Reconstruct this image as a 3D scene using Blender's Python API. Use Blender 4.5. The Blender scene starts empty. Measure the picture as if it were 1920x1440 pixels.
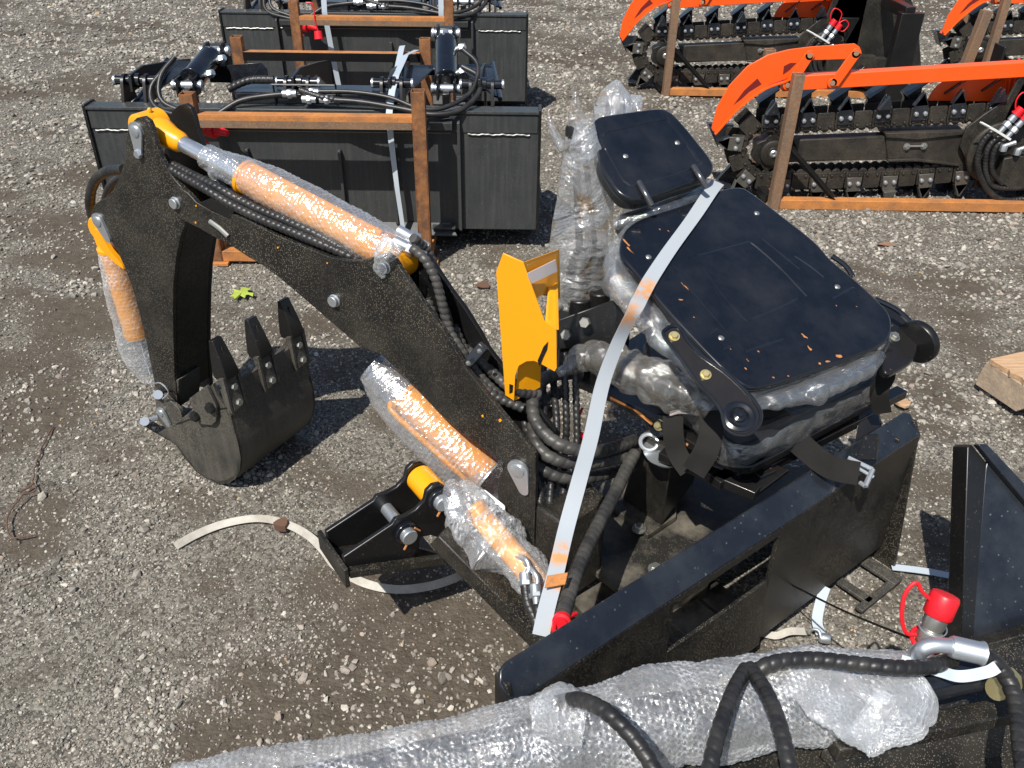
import bpy, math, random
import numpy as np
from mathutils import Vector, Matrix
random.seed(7); rng = np.random.default_rng(7)
sc = bpy.context.scene
COL = sc.collection
# ---------------------------------------------------------------- camera
CAM_H = 1.6; PITCH = math.radians(33.4); ROLL = math.radians(0.7); FPX = 1623.0
_fw = np.array([0, math.cos(PITCH), -math.sin(PITCH)]); _up = np.array([0, math.sin(PITCH), math.cos(PITCH)])
_rt = np.array([1., 0, 0]); _c, _s = math.cos(ROLL), math.sin(ROLL)
_r2 = _rt*_c + _up*_s; _u2 = _up*_c - _rt*_s
CAMP = np.array([0, 0, CAM_H])
cd = bpy.data.cameras.new('camera'); cam = bpy.data.objects.new('camera', cd); COL.objects.link(cam)
cd.sensor_width = 36; cd.lens = 36*FPX/1920; cd.clip_start = 0.05; cd.clip_end = 1000
cam.matrix_world = Matrix(((_r2[0], _u2[0], -_fw[0], 0), (_r2[1], _u2[1], -_fw[1], 0), (_r2[2], _u2[2], -_fw[2], CAM_H), (0, 0, 0, 1)))
sc.camera = cam
# ---------------------------------------------------------------- world, sun, exposure
SUNV = np.array([-0.33, -0.62, 1.0]); SUNV = SUNV/np.linalg.norm(SUNV)
el = math.asin(SUNV[2])
w = bpy.data.worlds.new('World'); sc.world = w; w.use_nodes = True
nt = w.node_tree; nt.nodes.clear()
wo = nt.nodes.new('ShaderNodeOutputWorld'); bg = nt.nodes.new('ShaderNodeBackground'); sky = nt.nodes.new('ShaderNodeTexSky')
sky.sky_type = 'NISHITA'; sky.sun_disc = False; sky.sun_elevation = el
sky.sun_rotation = math.atan2(SUNV[0], SUNV[1])
nt.links.new(sky.outputs[0], bg.inputs[0]); bg.inputs[1].default_value = 0.085
nt.links.new(bg.outputs[0], wo.inputs[0])
sl = bpy.data.lights.new('sun', 'SUN'); sl.energy = 4.6; sl.angle = math.radians(0.5); sl.color = (1, .955, .88)
so = bpy.data.objects.new('sun', sl); COL.objects.link(so); so.location = (-3, -5, 8)
so.rotation_euler = Vector(SUNV).to_track_quat('Z', 'Y').to_euler()
sc.view_settings.view_transform = 'Standard'; sc.view_settings.look = 'None'
sc.view_settings.exposure = 0.32; sc.view_settings.gamma = 1
sc.cycles.max_bounces = 10; sc.cycles.transparent_max_bounces = 16

# ---------------------------------------------------------------- measured points -> real places
def A(*v): return np.array(v, float)
def nrm(v): v = np.asarray(v, float); return v/np.linalg.norm(v)
def ray(x, y): return _fw + _r2*(x-960)/FPX - _u2*(y-720)/FPX
def Z(x, y, z=0.): d = ray(x, y); return CAMP + d*((z-CAM_H)/d[2])
def Y(x, y, Yv): d = ray(x, y); return CAMP + d*(Yv/d[1])
def PL(x, y, p0, n): d = ray(x, y); return CAMP + d*(((p0-CAMP)@n)/(d@n))
def ZS(l): return [Z(*p) for p in l]
UP = A(0, 0, 1)
BD = A(math.cos(math.radians(150)), math.sin(math.radians(150)), 0); BW = A(.5, .8660254, 0)   # boom direction, across the boom
BP = A(-.92, 1.98, 0)
def B(x, y, off=0.): return PL(x, y, BP+BW*off, BW)
MU = nrm(A(.815, .58, 0)); MN = A(-MU[1], MU[0], 0)                                              # along / behind the mount plate

# ---------------------------------------------------------------- mesh kit
class MB:
    def __init__(s): s.v = []; s.f = []; s.k = []; s.a = {}
    def add(s, vs, fs):
        k = len(s.v); s.k.append((k, len(s.f))); s.v.extend([tuple(map(float, p)) for p in vs]); s.f.extend([tuple(i+k for i in f) for f in fs]); return s
    def prism(s, pts, vec):
        pts = [np.asarray(p, float) for p in pts]; n = len(pts); vec = np.asarray(vec, float)
        nn = sum((np.cross(pts[i]-pts[0], pts[(i+1) % n]-pts[0]) for i in range(n)), np.zeros(3))
        if nn@vec > 0: pts = pts[::-1]
        return s.add(pts+[p+vec for p in pts], [tuple(range(n)), tuple(range(2*n-1, n-1, -1))]+[(i+n, (i+1) % n+n, (i+1) % n, i)[::1] for i in range(n)])
    def box(s, c, a, b, d):
        c, a, b, d = [np.asarray(q, float) for q in (c, a, b, d)]
        if np.dot(np.cross(a, b), d) < 0: a = -a
        vs = [c+i*a+j*b+k*d for k in (-1, 1) for j in (-1, 1) for i in (-1, 1)]
        return s.add(vs, [(0, 2, 3, 1), (4, 5, 7, 6), (0, 1, 5, 4), (2, 6, 7, 3), (0, 4, 6, 2), (1, 3, 7, 5)])
    def beam(s, p0, p1, wd, h, up=UP, hollow=0):
        p0, p1 = np.asarray(p0, float), np.asarray(p1, float); t = nrm(p1-p0)
        up = np.asarray(up, float); sd = np.cross(t, up)
        if np.linalg.norm(sd) < 1e-3: sd = A(1, 0, 0)
        sd = nrm(sd); u = np.cross(sd, t)
        if hollow:
            for q in (-1, 1):
                s.box((p0+p1)/2+sd*q*(wd/2-hollow/2), t*np.linalg.norm(p1-p0)/2, sd*hollow/2, u*h/2)
                s.box((p0+p1)/2+u*q*(h/2-hollow/2), t*np.linalg.norm(p1-p0)/2*.9995, sd*(wd/2-hollow), u*hollow/2)
            return s
        return s.box((p0+p1)/2, t*np.linalg.norm(p1-p0)/2, sd*wd/2, u*h/2)
    def tube(s, path, r, n=10, caps=True, rfun=None, sq=None):
        P = np.array(path, float); m = len(P); T = np.gradient(P, axis=0); T /= np.linalg.norm(T, axis=1)[:, None]+1e-12
        a = np.cross(T[0], UP)
        if np.linalg.norm(a) < .05: a = np.cross(T[0], A(1, 0, 0))
        a = nrm(a); S = np.concatenate([[0], np.cumsum(np.linalg.norm(np.diff(P, axis=0), axis=1))])
        vs = []; R = r if hasattr(r, '__len__') else [r]*m
        for i in range(m):
            a = nrm(a-T[i]*(a@T[i])); b = np.cross(T[i], a)
            for j in range(n):
                ph = 2*math.pi*j/n; rr = R[i]*(rfun(S[i], ph, i) if rfun else 1)
                q = a*math.cos(ph)*rr + b*math.sin(ph)*rr*(sq or 1); vs.append(P[i]+q)
        fs = [(i*n+j, i*n+(j+1) % n, (i+1)*n+(j+1) % n, (i+1)*n+j) for i in range(m-1) for j in range(n)]
        if caps: fs += [tuple(range(n-1, -1, -1)), tuple(range((m-1)*n, m*n))]
        return s.add(vs, fs)
    def cyl(s, p0, p1, r, n=20, r2=None): return s.tube([p0, p1], [r, r if r2 is None else r2], n)
    def lathe(s, p, ax, prof, n=24):
        ax = nrm(ax); return s.tube_prof(p, ax, prof, n)
    def tube_prof(s, p, ax, prof, n):
        a = np.cross(ax, UP)
        if np.linalg.norm(a) < .05: a = np.cross(ax, A(1, 0, 0))
        a = nrm(a); b = np.cross(ax, a); vs = []
        for (r, h) in prof:
            for j in range(n):
                ph = 2*math.pi*j/n; vs.append(np.asarray(p)+ax*h+(a*math.cos(ph)+b*math.sin(ph))*max(r, 1e-5))
        m = len(prof)
        fs = [(i*n+j, i*n+(j+1) % n, (i+1)*n+(j+1) % n, (i+1)*n+j) for i in range(m-1) for j in range(n)]
        return s.add(vs, fs+[tuple(range(n-1, -1, -1)), tuple(range((m-1)*n, m*n))])
    def hexa(s, p, ax, r, h): return s.tube_prof(p, nrm(ax), [(r, 0), (r, h*.8), (r*.85, h)], 6)
    def bolt(s, p, ax, r):                                      # washer + hex head
        ax = nrm(ax); s.tube_prof(p, ax, [(r*1.45, 0), (r*1.4, r*.25)], 16); return s.hexa(np.asarray(p)+ax*r*.25, ax, r, r*.8)
    def dome(s, p, ax, r, h): return s.tube_prof(p, nrm(ax), [(r, 0), (r*.95, h*.4), (r*.7, h*.8), (r*.3, h)], 14)
    def ribbon(s, path, wdir, wd, t=.0012):
        P = np.array(path, float); m = len(P); T = np.gradient(P, axis=0)
        W = [np.asarray(wdir(i/(m-1)) if callable(wdir) else wdir, float) for i in range(m)]; vs = []
        for i in range(m):
            tt = nrm(T[i]); ww = nrm(W[i]-tt*(W[i]@tt)); nn = nrm(np.cross(tt, ww))
            for (q, e) in ((-1, -1), (1, -1), (1, 1), (-1, 1)): vs.append(P[i]+ww*q*wd/2+nn*e*t/2)
        fs = [(i*4+j, i*4+(j+1) % 4, (i+1)*4+(j+1) % 4, (i+1)*4+j) for i in range(m-1) for j in range(4)]
        return s.add(vs, fs+[(3, 2, 1, 0), (m*4-4, m*4-3, m*4-2, m*4-1)])
    def build(s, name, mat, parent=None, bevel=0., smooth=38, label=None, seg=2):
        if parent is not None and len(s.k) > 1:             # pieces that stand apart become parts of their own
            V = np.array(s.v, float); ks = s.k+[(len(s.v), len(s.f))]; n = len(s.k)
            lo = np.array([V[ks[i][0]:ks[i+1][0]].min(0) for i in range(n)]); hi = np.array([V[ks[i][0]:ks[i+1][0]].max(0) for i in range(n)]); sz = (hi-lo).max(1)
            gap = np.maximum(0, np.maximum(lo[:, None]-hi[None], lo[None]-hi[:, None])); near = np.sqrt((gap**2).sum(2)) <= np.maximum(.02, .5*np.maximum(sz[:, None], sz[None]))-1e-6
            comp = list(range(n))
            for i in range(n):
                for j in range(i+1, n):
                    if near[i, j] and comp[i] != comp[j]: a, b = comp[i], comp[j]; comp = [a if c == b else c for c in comp]
            ids = sorted(set(comp), key=comp.index)
            if len(ids) > 1:
                first = None
                for c in ids:
                    q = MB()
                    for i in range(n):
                        if comp[i] == c: v0, f0 = ks[i]; v1, f1 = ks[i+1]; q.add(s.v[v0:v1], [tuple(t-v0 for t in f) for f in s.f[f0:f1]])
                    q.k = q.k[:1]; q.a = {0: np.concatenate([s.a.get(ks[i][0], np.zeros(ks[i+1][0]-ks[i][0])) for i in range(n) if comp[i] == c])} if s.a else {}; o = q.build(name, mat, parent, bevel, smooth, label, seg); first = first or o
                return first
        me = bpy.data.meshes.new(name); V = np.array(s.v, float)
        if parent is None: o_ = np.array([V[:, 0].mean(), V[:, 1].mean(), V[:, 2].min()])
        else: o_ = np.array(ORI[parent.name])
        me.from_pydata((V-o_).tolist(), [], s.f); me.update()
        if smooth:
            me.polygons.foreach_set('use_smooth', [True]*len(me.polygons)); me.set_sharp_from_angle(angle=math.radians(smooth))
        if s.a:
            at_ = me.color_attributes.new('rim', 'FLOAT_COLOR', 'POINT'); arr = np.zeros((len(V), 4)); arr[:, 3] = 1
            for k0, vals in s.a.items(): arr[k0:k0+len(vals), :3] = np.asarray(vals)[:, None]
            at_.data.foreach_set('color', arr.astype(np.float32).ravel())
        ob = bpy.data.objects.new(name, me); COL.objects.link(ob); me.materials.append(MAT[mat] if isinstance(mat, str) else mat)
        if parent is None: ob.location = o_.tolist()
        else: ob.parent = parent
        ORI[ob.name] = tuple(o_)
        if bevel:
            b = ob.modifiers.new('bevel', 'BEVEL'); b.width = bevel; b.segments = seg; b.limit_method = 'ANGLE'; b.angle_limit = math.radians(40); b.harden_normals = False
        if label: ob['label'] = label
        return ob
ORI = {}
def thing(name, label, cat, loc, group=None):
    o = bpy.data.objects.new(name, None); COL.objects.link(o); o.location = [float(q) for q in loc]; o.empty_display_size = .1
    o['label'] = label; o['category'] = cat
    if group: o['group'] = group
    ORI[o.name] = tuple(float(q) for q in loc); return o
def tag(o, label, cat, group=None):
    o['label'] = label; o['category'] = cat
    if group: o['group'] = group
    return o
def copy_tree(o, parent=None):
    c = o.copy(); COL.objects.link(c); c.parent = parent
    for ch in list(o.children): copy_tree(ch, c)
    return c
def dup(o, dx, dy, label, dz=0.):
    c = copy_tree(o); c.location = (o.location[0]+dx, o.location[1]+dy, o.location[2]+dz); c['label'] = label; return c
def spl(pts, n=12, closed=False):
    P = [np.asarray(p, float) for p in pts]; out = []; m = len(P)
    rngk = range(m if closed else m-1)
    for i in rngk:
        if closed: a, b, c, d = P[i-1], P[i], P[(i+1) % m], P[(i+2) % m]
        else: a = P[i-1] if i else 2*P[0]-P[1]; b = P[i]; c = P[i+1]; d = P[i+2] if i+2 < m else 2*P[-1]-P[-2]
        for k in range(n):
            t = k/n; out.append(.5*((2*b)+(c-a)*t+(2*a-5*b+4*c-d)*t*t+(-a+3*b-3*c+d)*t**3))
    if not closed: out.append(P[-1])
    return out
def resamp(path, step):
    P = np.array(path, float); S = np.concatenate([[0], np.cumsum(np.linalg.norm(np.diff(P, axis=0), axis=1))])
    n = max(3, int(S[-1]/step)+1); t = np.linspace(0, S[-1], n)
    return np.stack([np.interp(t, S, P[:, k]) for k in range(3)], 1)
def fillet(pts, r, n=5):
    P = [np.asarray(p, float) for p in pts]; out = []; m = len(P); R = r if hasattr(r, '__len__') else [r]*m
    for i in range(m):
        a, b, c = P[i-1], P[i], P[(i+1) % m]; da = nrm(a-b); dc = nrm(c-b)
        rr = min(R[i], np.linalg.norm(a-b)*.48, np.linalg.norm(c-b)*.48)
        if rr < 1e-4: out.append(b); continue
        p, q = b+da*rr, b+dc*rr
        for k in range(n+1):
            t = k/n; out.append((1-t)**2*p+2*t*(1-t)*b+t*t*q)
    return out
def hose(mb, path, r, pitch=.016, depth=.10, n=12, k=8):
    P = resamp(spl(path, 10), pitch/k)
    f = lambda S, ph, i: 1-depth*max(0, 1-abs(((S/pitch+ph/6.2832) % 1)-.5)*5)
    return mb.tube(P, r, n, rfun=f)
    return mb.tube(P, r, n, rfun=f)
def beads(mb, path, r, pitch=.014, depth=.24, n=12, k=6):
    P = resamp(spl(path, 10), pitch/k)
    f = lambda S, ph, i: 1-depth+depth*abs(math.sin(math.pi*(S/pitch+ph/6.2832)))**.6
    return mb.tube(P, r, n, rfun=f)
    return mb.tube(P, r, n, rfun=f)
def fitting(mb, p, d, r, L=.04):
    d = nrm(d); mb.tube_prof(p, d, [(r*1.15, 0), (r*1.2, L*.1), (r*1.1, L*.5), (r*1.1, L*.52)], 16)
    mb.hexa(np.asarray(p)+d*L*.52, d, r*1.45, L*.3); mb.tube_prof(np.asarray(p)+d*L*.8, d, [(r*.8, 0), (r*.8, L*.4)], 12)
# smooth value noise for crumples and ground patches
_NG = rng.random((64, 64, 16))
def vn3(p, s=1.):
    q = np.asarray(p, float)*s; i = np.floor(q).astype(int); f = q-i; f = f*f*(3-2*f); r = 0
    for a in (0, 1):
        for b in (0, 1):
            for c in (0, 1):
                wgt = (f[..., 0] if a else 1-f[..., 0])*(f[..., 1] if b else 1-f[..., 1])*(f[..., 2] if c else 1-f[..., 2])
                r = r+wgt*_NG[(i[..., 0]+a) % 64, (i[..., 1]+b) % 64, (i[..., 2]+c) % 16]
    return r*2-1
def fbm(p, s=1., o=3):
    return sum(vn3(np.asarray(p)+7.3*k, s*2**k)/2**k for k in range(o))

# ---------------------------------------------------------------- materials
MAT = {}
class N:
    def __init__(s, name):
        s.m = bpy.data.materials.new(name); s.m.use_nodes = True; s.t = s.m.node_tree; s.t.nodes.clear(); MAT[name] = s.m
        s.out = s.n('ShaderNodeOutputMaterial'); s.tc = s.n('ShaderNodeTexCoord')
    def n(s, ty, **k):
        x = s.t.nodes.new(ty)
        for a, b in k.items(): setattr(x, a, b)
        return x
    def l(s, a, b): s.t.links.new(a, b)
    def vec(s, sc_=(1, 1, 1)):
        mp = s.n('ShaderNodeMapping'); mp.inputs['Scale'].default_value = sc_; s.l(s.tc.outputs['Object'], mp.inputs[0]); return mp.outputs[0]
    def noise(s, scale, det=4, rough=.55, v=None, dist=0):
        x = s.n('ShaderNodeTexNoise'); x.inputs['Scale'].default_value = scale; x.inputs['Detail'].default_value = det
        x.inputs['Roughness'].default_value = rough; x.inputs['Distortion'].default_value = dist
        s.l(v if v is not None else s.tc.outputs['Object'], x.inputs['Vector']); return x.outputs['Fac']
    def vor(s, scale, v=None, feat='F1'):
        x = s.n('ShaderNodeTexVoronoi'); x.feature = feat; x.inputs['Scale'].default_value = scale
        s.l(v if v is not None else s.tc.outputs['Object'], x.inputs['Vector']); return x
    def ramp(s, f, a, b, ca=(0, 0, 0, 1), cb=(1, 1, 1, 1)):
        x = s.n('ShaderNodeValToRGB'); e = x.color_ramp.elements; e[0].position = a; e[1].position = b; e[0].color = ca; e[1].color = cb
        s.l(f, x.inputs[0]); return x.outputs[0]
    def math(s, op, a, b=None, clamp=False):
        x = s.n('ShaderNodeMath', operation=op); x.use_clamp = clamp
        for i, q in enumerate((a, b)):
            if q is None: continue
            if isinstance(q, (int, float)): x.inputs[i].default_value = q
            else: s.l(q, x.inputs[i])
        return x.outputs[0]
    def mix(s, f, a, b):
        x = s.n('ShaderNodeMix', data_type='RGBA')
        for i, q in ((0, f), (6, a), (7, b)):
            if isinstance(q, (int, float)): x.inputs[i].default_value = q
            elif isinstance(q, tuple): x.inputs[i].default_value = q+(1,) if len(q) == 3 else q
            else: s.l(q, x.inputs[i])
        return x.outputs[2]
    def bump(s, h, st=.3, d=.002):
        x = s.n('ShaderNodeBump'); x.inputs['Strength'].default_value = st; x.inputs['Distance'].default_value = d; s.l(h, x.inputs['Height']); return x.outputs[0]
    def pbr(s, col, rough=.5, metal=0., coat=0., nor=None, spec=.5, out=True, **k):
        x = s.n('ShaderNodeBsdfPrincipled')
        for nm, q in (('Base Color', col), ('Roughness', rough), ('Metallic', metal), ('Coat Weight', coat), ('Specular IOR Level', spec)):
            if isinstance(q, tuple): x.inputs[nm].default_value = q+(1,)
            elif isinstance(q, (int, float)): x.inputs[nm].default_value = q
            else: s.l(q, x.inputs[nm])
        if nor is not None: s.l(nor, x.inputs['Normal'])
        for a, b in k.items(): x.inputs[a.replace('_', ' ')].default_value = b
        if out: s.l(x.outputs[0], s.out.inputs[0])
        return x.outputs[0]
def paint(name, col, rough, spk=.5, spkcol=(.32, .27, .19), scale=190, dust=.1, coat=.0, streak=None, thr=.22, orange=.12):
    m = N(name); wn = m.n('ShaderNodeTexNoise'); wn.inputs['Scale'].default_value = scale*.35; m.l(m.tc.outputs['Object'], wn.inputs['Vector']); va = m.n('ShaderNodeVectorMath', operation='MULTIPLY_ADD'); m.l(wn.outputs['Color'], va.inputs[0]); va.inputs[1].default_value = (1.1/scale,)*3; m.l(m.tc.outputs['Object'], va.inputs[2]); vo = m.vor(scale, va.outputs[0]); d = m.ramp(vo.outputs['Distance'], thr, thr+.12, (1, 1, 1, 1), (0, 0, 0, 1))
    pick = m.ramp(vo.outputs['Color'], 1-spk, 1-spk+.06); patch = m.ramp(m.noise(5, 3), .32, .62)
    f = m.math('MULTIPLY', m.math('MULTIPLY', d, pick), m.math('ADD', m.math('MULTIPLY', patch, .9), .1))
    du = m.math('MULTIPLY', m.ramp(m.noise(9, 6, .65), .42, .75), dust)
    if streak: du = m.math('ADD', du, m.math('MULTIPLY', m.ramp(m.noise(60, 4, .6, m.vec((1, 1, .06))), .45, .75), streak))
    c = m.mix(du, col, spkcol); c = m.mix(m.math('MULTIPLY', f, .75), c, spkcol)
    r = m.math('ADD', m.math('MULTIPLY', m.math('ADD', f, du), .5), rough, True)
    m.pbr(c, r, coat=coat, nor=m.bump(m.noise(420, 2), orange, .0008)); return m
paint('black dusty paint', (.0105, .0102, .0095), .42, .55, (.24, .205, .15), 335, dust=.12, thr=.26)
paint('dusty frame paint', (.020, .019, .0165), .45, .4, (.21, .185, .145), 260, dust=.85)
paint('black rail paint', (.010, .012, .017), .24, .30, (.13, .145, .155), 95, .16, coat=.25, thr=.13)
paint('black gloss paint', (.005, .0065, .0105), .19, .05, (.13, .13, .13), 60, .10, coat=.45, thr=.10, orange=.04)
paint('black plain paint', (.008, .008, .0085), .34, .2, (.18, .155, .12), 300, dust=.03)
paint('black seat frame paint', (.010, .010, .010), .25, .06, (.42, .20, .09), 90, .02, coat=.3)
paint('charcoal bucket paint', (.038, .042, .044), .36, .35, (.17, .16, .14), 260, .08, streak=.16)
paint('dirty bucket paint', (.032, .031, .028), .5, .7, (.27, .24, .185), 420, .16, streak=.12, thr=.3)
paint('dirty chain steel', (.018, .016, .0135), .48, .5, (.22, .18, .125), 300, .16)
paint('yellow paint', (.90, .36, .005), .33, .06, (.35, .2, .05), 120, .03, coat=.25)
paint('orange red paint', (.92, .105, .008), .38, .10, (.95, .35, .2), 160, .03, coat=.1)
def metal(name, col, rough, blot=.2):
    m = N(name); n = m.noise(35, 5, .6); m.pbr(m.mix(m.math('MULTIPLY', m.ramp(n, .4, .7), blot), col, (.35, .33, .28)), m.math('ADD', m.math('MULTIPLY', n, .25), rough), .85)
metal('zinc plate', (.60, .64, .68), .30); metal('chrome rod', (.75, .77, .80), .06, .02); metal('worn zinc', (.42, .43, .40), .3, .5)
metal('weld', (.30, .31, .30), .35, .5)
metal('gold zinc', (.62, .52, .25), .25, .3)
metal('headrest steel', (.16, .16, .165), .2, .2)
m = N('rust steel'); n1 = m.noise(18, 6, .65); n2 = m.noise(120, 4, .6)
c = m.mix(m.ramp(n1, .35, .65), (.13, .062, .032), (.36, .15, .05)); c = m.mix(m.math('MULTIPLY', m.ramp(n2, .45, .7), .5), c, (.09, .05, .035)); m.pbr(c, .75, .1, nor=m.bump(n2, .4, .001))
m = N('bright rust'); n1 = m.noise(14, 6, .65); n2 = m.noise(150, 3)
c = m.mix(m.ramp(n1, .35, .7), (.60, .23, .055), (.34, .15, .06)); c = m.mix(m.math('MULTIPLY', m.ramp(n2, .5, .7), .35), c, (.12, .08, .05)); m.pbr(c, .7, .1, nor=m.bump(n2, .4, .001))
m = N('brown steel'); n1 = m.noise(10, 6, .65, m.vec((1, 1, .3))); n2 = m.noise(120, 3)
c = m.mix(m.ramp(n1, .35, .7), (.17, .115, .08), (.30, .16, .08)); m.pbr(m.mix(m.math('MULTIPLY', m.ramp(n2, .45, .7), .4), c, (.35, .27, .19)), .6, .2, nor=m.bump(n2, .3, .001))
m = N('black rubber'); n1 = m.noise(22, 5, .6)
m.pbr(m.mix(m.math('MULTIPLY', m.ramp(n1, .4, .72), .6), (.013, .013, .014), (.055, .052, .047)), .42, nor=m.bump(m.noise(180, 2), .15, .001))
m = N('dusty lit rubber'); n1 = m.noise(16, 5, .6)  # dust-grey rubber, also painted-in light on the elbow and large hoses
m.pbr(m.mix(m.ramp(n1, .35, .75), (.024, .024, .0245), (.095, .09, .08)), .45, nor=m.bump(m.noise(180, 2), .15, .001))
m = N('red plastic'); m.pbr((.75, .012, .022), .42, nor=m.bump(m.noise(80, 2), .05, .001), Subsurface_Weight=.1)
m = N('belt webbing'); wv = m.n('ShaderNodeTexWave'); wv.inputs['Scale'].default_value = 160; m.l(m.vec(), wv.inputs[0])
m.pbr(m.mix(m.noise(20, 4), (.009, .0085, .008), (.026, .024, .022)), .85, nor=m.bump(wv.outputs['Fac'], .3, .001), spec=.2)
def strap_mat(name, stains, base=(.34, .385, .435)):
    m = N(name); g = None; pos = m.n('ShaderNodeNewGeometry').outputs['Position']
    for (p, r) in stains:
        vd = m.n('ShaderNodeVectorMath', operation='DISTANCE'); m.l(pos, vd.inputs[0]); vd.inputs[1].default_value = tuple(float(q) for q in p)
        s_ = m.ramp(vd.outputs['Value'], r*.55, r, (1, 1, 1, 1), (0, 0, 0, 1)); g = s_ if g is None else m.math('MAXIMUM', g, s_)
    c = base
    if g is not None: c = m.mix(m.math('MULTIPLY', g, m.ramp(m.noise(55, 5, .7), .38, .56)), c, (.62, .25, .06))
    wv = m.n('ShaderNodeTexNoise'); wv.inputs['Scale'].default_value = 60
    m.pbr(m.mix(m.math('MULTIPLY', m.noise(8, 5), .35), c, (.5, .48, .42)), .32, nor=m.bump(m.noise(90, 3), .12, .001), Subsurface_Weight=.0, Coat_Roughness=.2)
m = N('dusty white strap'); m.pbr(m.mix(m.ramp(m.noise(14, 6, .7), .4, .7), (.50, .475, .42), (.30, .27, .22)), .5)
m = N('pale strap'); m.pbr((.46, .52, .58), .35)
m = N('white label'); m.pbr(m.mix(m.noise(25, 4), (.78, .70, .66), (.66, .55, .5)), .5)
m = N('white plastic'); m.pbr((.75, .75, .72), .4)
m = N('pallet wood'); n1 = m.noise(26, 7, .7, m.vec((.12, 1, 1))); n2 = m.noise(90, 4, .6, m.vec((.05, 1, 1)))
m.pbr(m.mix(m.ramp(n1, .35, .65), (.30, .235, .175), (.47, .36, .25)), .8, nor=m.bump(n2, .6, .003))
m = N('split wood'); n1 = m.noise(26, 7, .7, m.vec((.12, 1, 1)))
m.pbr(m.mix(m.ramp(n1, .35, .65), (.30, .17, .09), (.62, .42, .25)), .8, nor=m.bump(n1, .9, .006))
m = N('green leaf'); m.pbr(m.mix(m.noise(60, 4), (.30, .42, .05), (.45, .52, .10)), .5)
m = N('dry brown leaf'); m.pbr(m.mix(m.noise(60, 4), (.22, .09, .05), (.34, .2, .12)), .7)
m = N('brown twig'); m.pbr((.13, .07, .045), .8)
# clear plastic: a thin film that lets most light through, crinkled and shiny
def film(name, tr, white, rough, bs, bst, col=(.82, .84, .86), hexs=None, stain=None, bd=.006, edge=.55, rim=.45):
    m = N(name); m.m.use_transparent_shadow = True if hasattr(m.m, 'use_transparent_shadow') else False
    n1 = m.noise(bs, 5, .6, dist=1.2); fold = m.math('ABSOLUTE', m.math('SUBTRACT', n1, .5))
    h = fold
    if hexs:
        v = m.vor(hexs); bub = m.ramp(v.outputs['Distance'], .25, .55, (1, 1, 1, 1), (0, 0, 0, 1)); h = m.math('ADD', m.math('MULTIPLY', bub, .35), h)
    nor = m.bump(h, bst, bd)
    c = col
    if stain: c = m.mix(m.math('MULTIPLY', m.ramp(m.noise(stain[0], 5, .65, dist=1), stain[2], stain[2]+.1), .9), c, stain[1])
    sh = m.pbr(c, rough, nor=nor, spec=.8, out=False)
    gl = m.n('ShaderNodeBsdfAnisotropic') if False else m.n('ShaderNodeBsdfGlossy'); gl.inputs['Roughness'].default_value = rough; gl.inputs['Color'].default_value = (1, 1, 1, 1); m.l(nor, gl.inputs['Normal'])
    tp = m.n('ShaderNodeBsdfTransparent'); tp.inputs[0].default_value = (.94, .95, .96, 1)
    a = m.n('ShaderNodeMixShader'); a.inputs[0].default_value = white; m.l(gl.outputs[0], a.inputs[1]); m.l(sh, a.inputs[2])
    b = m.n('ShaderNodeMixShader')
    lw = m.n('ShaderNodeLayerWeight'); lw.inputs['Blend'].default_value = .35; m.l(nor, lw.inputs['Normal'])
    cr = m.ramp(fold, 0.0, .10, (1, 1, 1, 1), (0, 0, 0, 1))
    f = m.math('ADD', m.math('ADD', 1-tr, m.math('MULTIPLY', m.math('POWER', lw.outputs['Facing'], 1.6), edge)), m.math('MULTIPLY', cr, .10), True)
    ra = m.n('ShaderNodeAttribute'); ra.attribute_name = 'rim'; f = m.math('ADD', f, m.math('MULTIPLY', ra.outputs['Color'], rim), True)
    m.l(f, b.inputs[0]); m.l(tp.outputs[0], b.inputs[1]); m.l(a.outputs[0], b.inputs[2]); m.l(b.outputs[0], m.out.inputs[0]); return m
film('bubble wrap', .78, .30, .18, 70, .9, edge=.75, bd=.002, rim=.38)
film('silver bubble wrap', .85, .66, .11, 60, 1., edge=.75, bd=.003, rim=.60)
film('plastic bag', .72, .50, .12, 11, 1., bd=.03, stain=(10, (.60, .36, .12), .57), edge=.6)
film('dusty plastic bag', .80, .42, .11, 24, 1., col=(.50, .46, .38), bd=.010, edge=.55)
film('smoky plastic', .84, .28, .08, 22, 1., col=(.52, .54, .56), bd=.010, edge=.5)
m = N('vinyl cushion'); m.pbr((.018, .019, .021), .35, nor=m.bump(m.noise(12, 4), .4, .01))
m = N('worn tooth steel'); m.pbr(m.mix(m.noise(30, 4), (.20, .19, .17), (.08, .072, .06)), .4, .5)
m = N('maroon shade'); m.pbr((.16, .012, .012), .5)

# ---------------------------------------------------------------- ground and gravel
def dirt(x, y):                     # where bare brown soil shows between the stones
    p = np.stack([x*1.3+y*.5, y*1.7, 0*x], -1)
    d = fbm(p+3.1, 1.3, 4)*.55 + fbm(p+11., 4.2, 3)*.65
    d = d+1.0*np.exp(-(((x+.25)/.42)**2+((y-1.20)/.30)**2))+.35*np.exp(-(((x+1.5)/.5)**2+((y-1.75)/.3)**2))+.5*np.exp(-(((x-.45)/.5)**2+((y-1.25)/.35)**2))
    return np.clip(.34+d*.80, 0, 1)
def height(x, y):
    p = np.stack([x, y, 0*x], -1)
    return .010*fbm(p, 1.3, 3)*np.clip((np.hypot(x, y))/1.5, .5, 1)+.003*fbm(p, 14, 2)
xs = np.concatenate([-np.geomspace(140, 7, 26), np.arange(-6.6, 6.61, .045), np.geomspace(7, 140, 26)])
ys = np.concatenate([-np.geomspace(140, 1.4, 22), np.arange(-.8, 11.0, .045), np.geomspace(11.2, 220, 34)])
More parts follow.
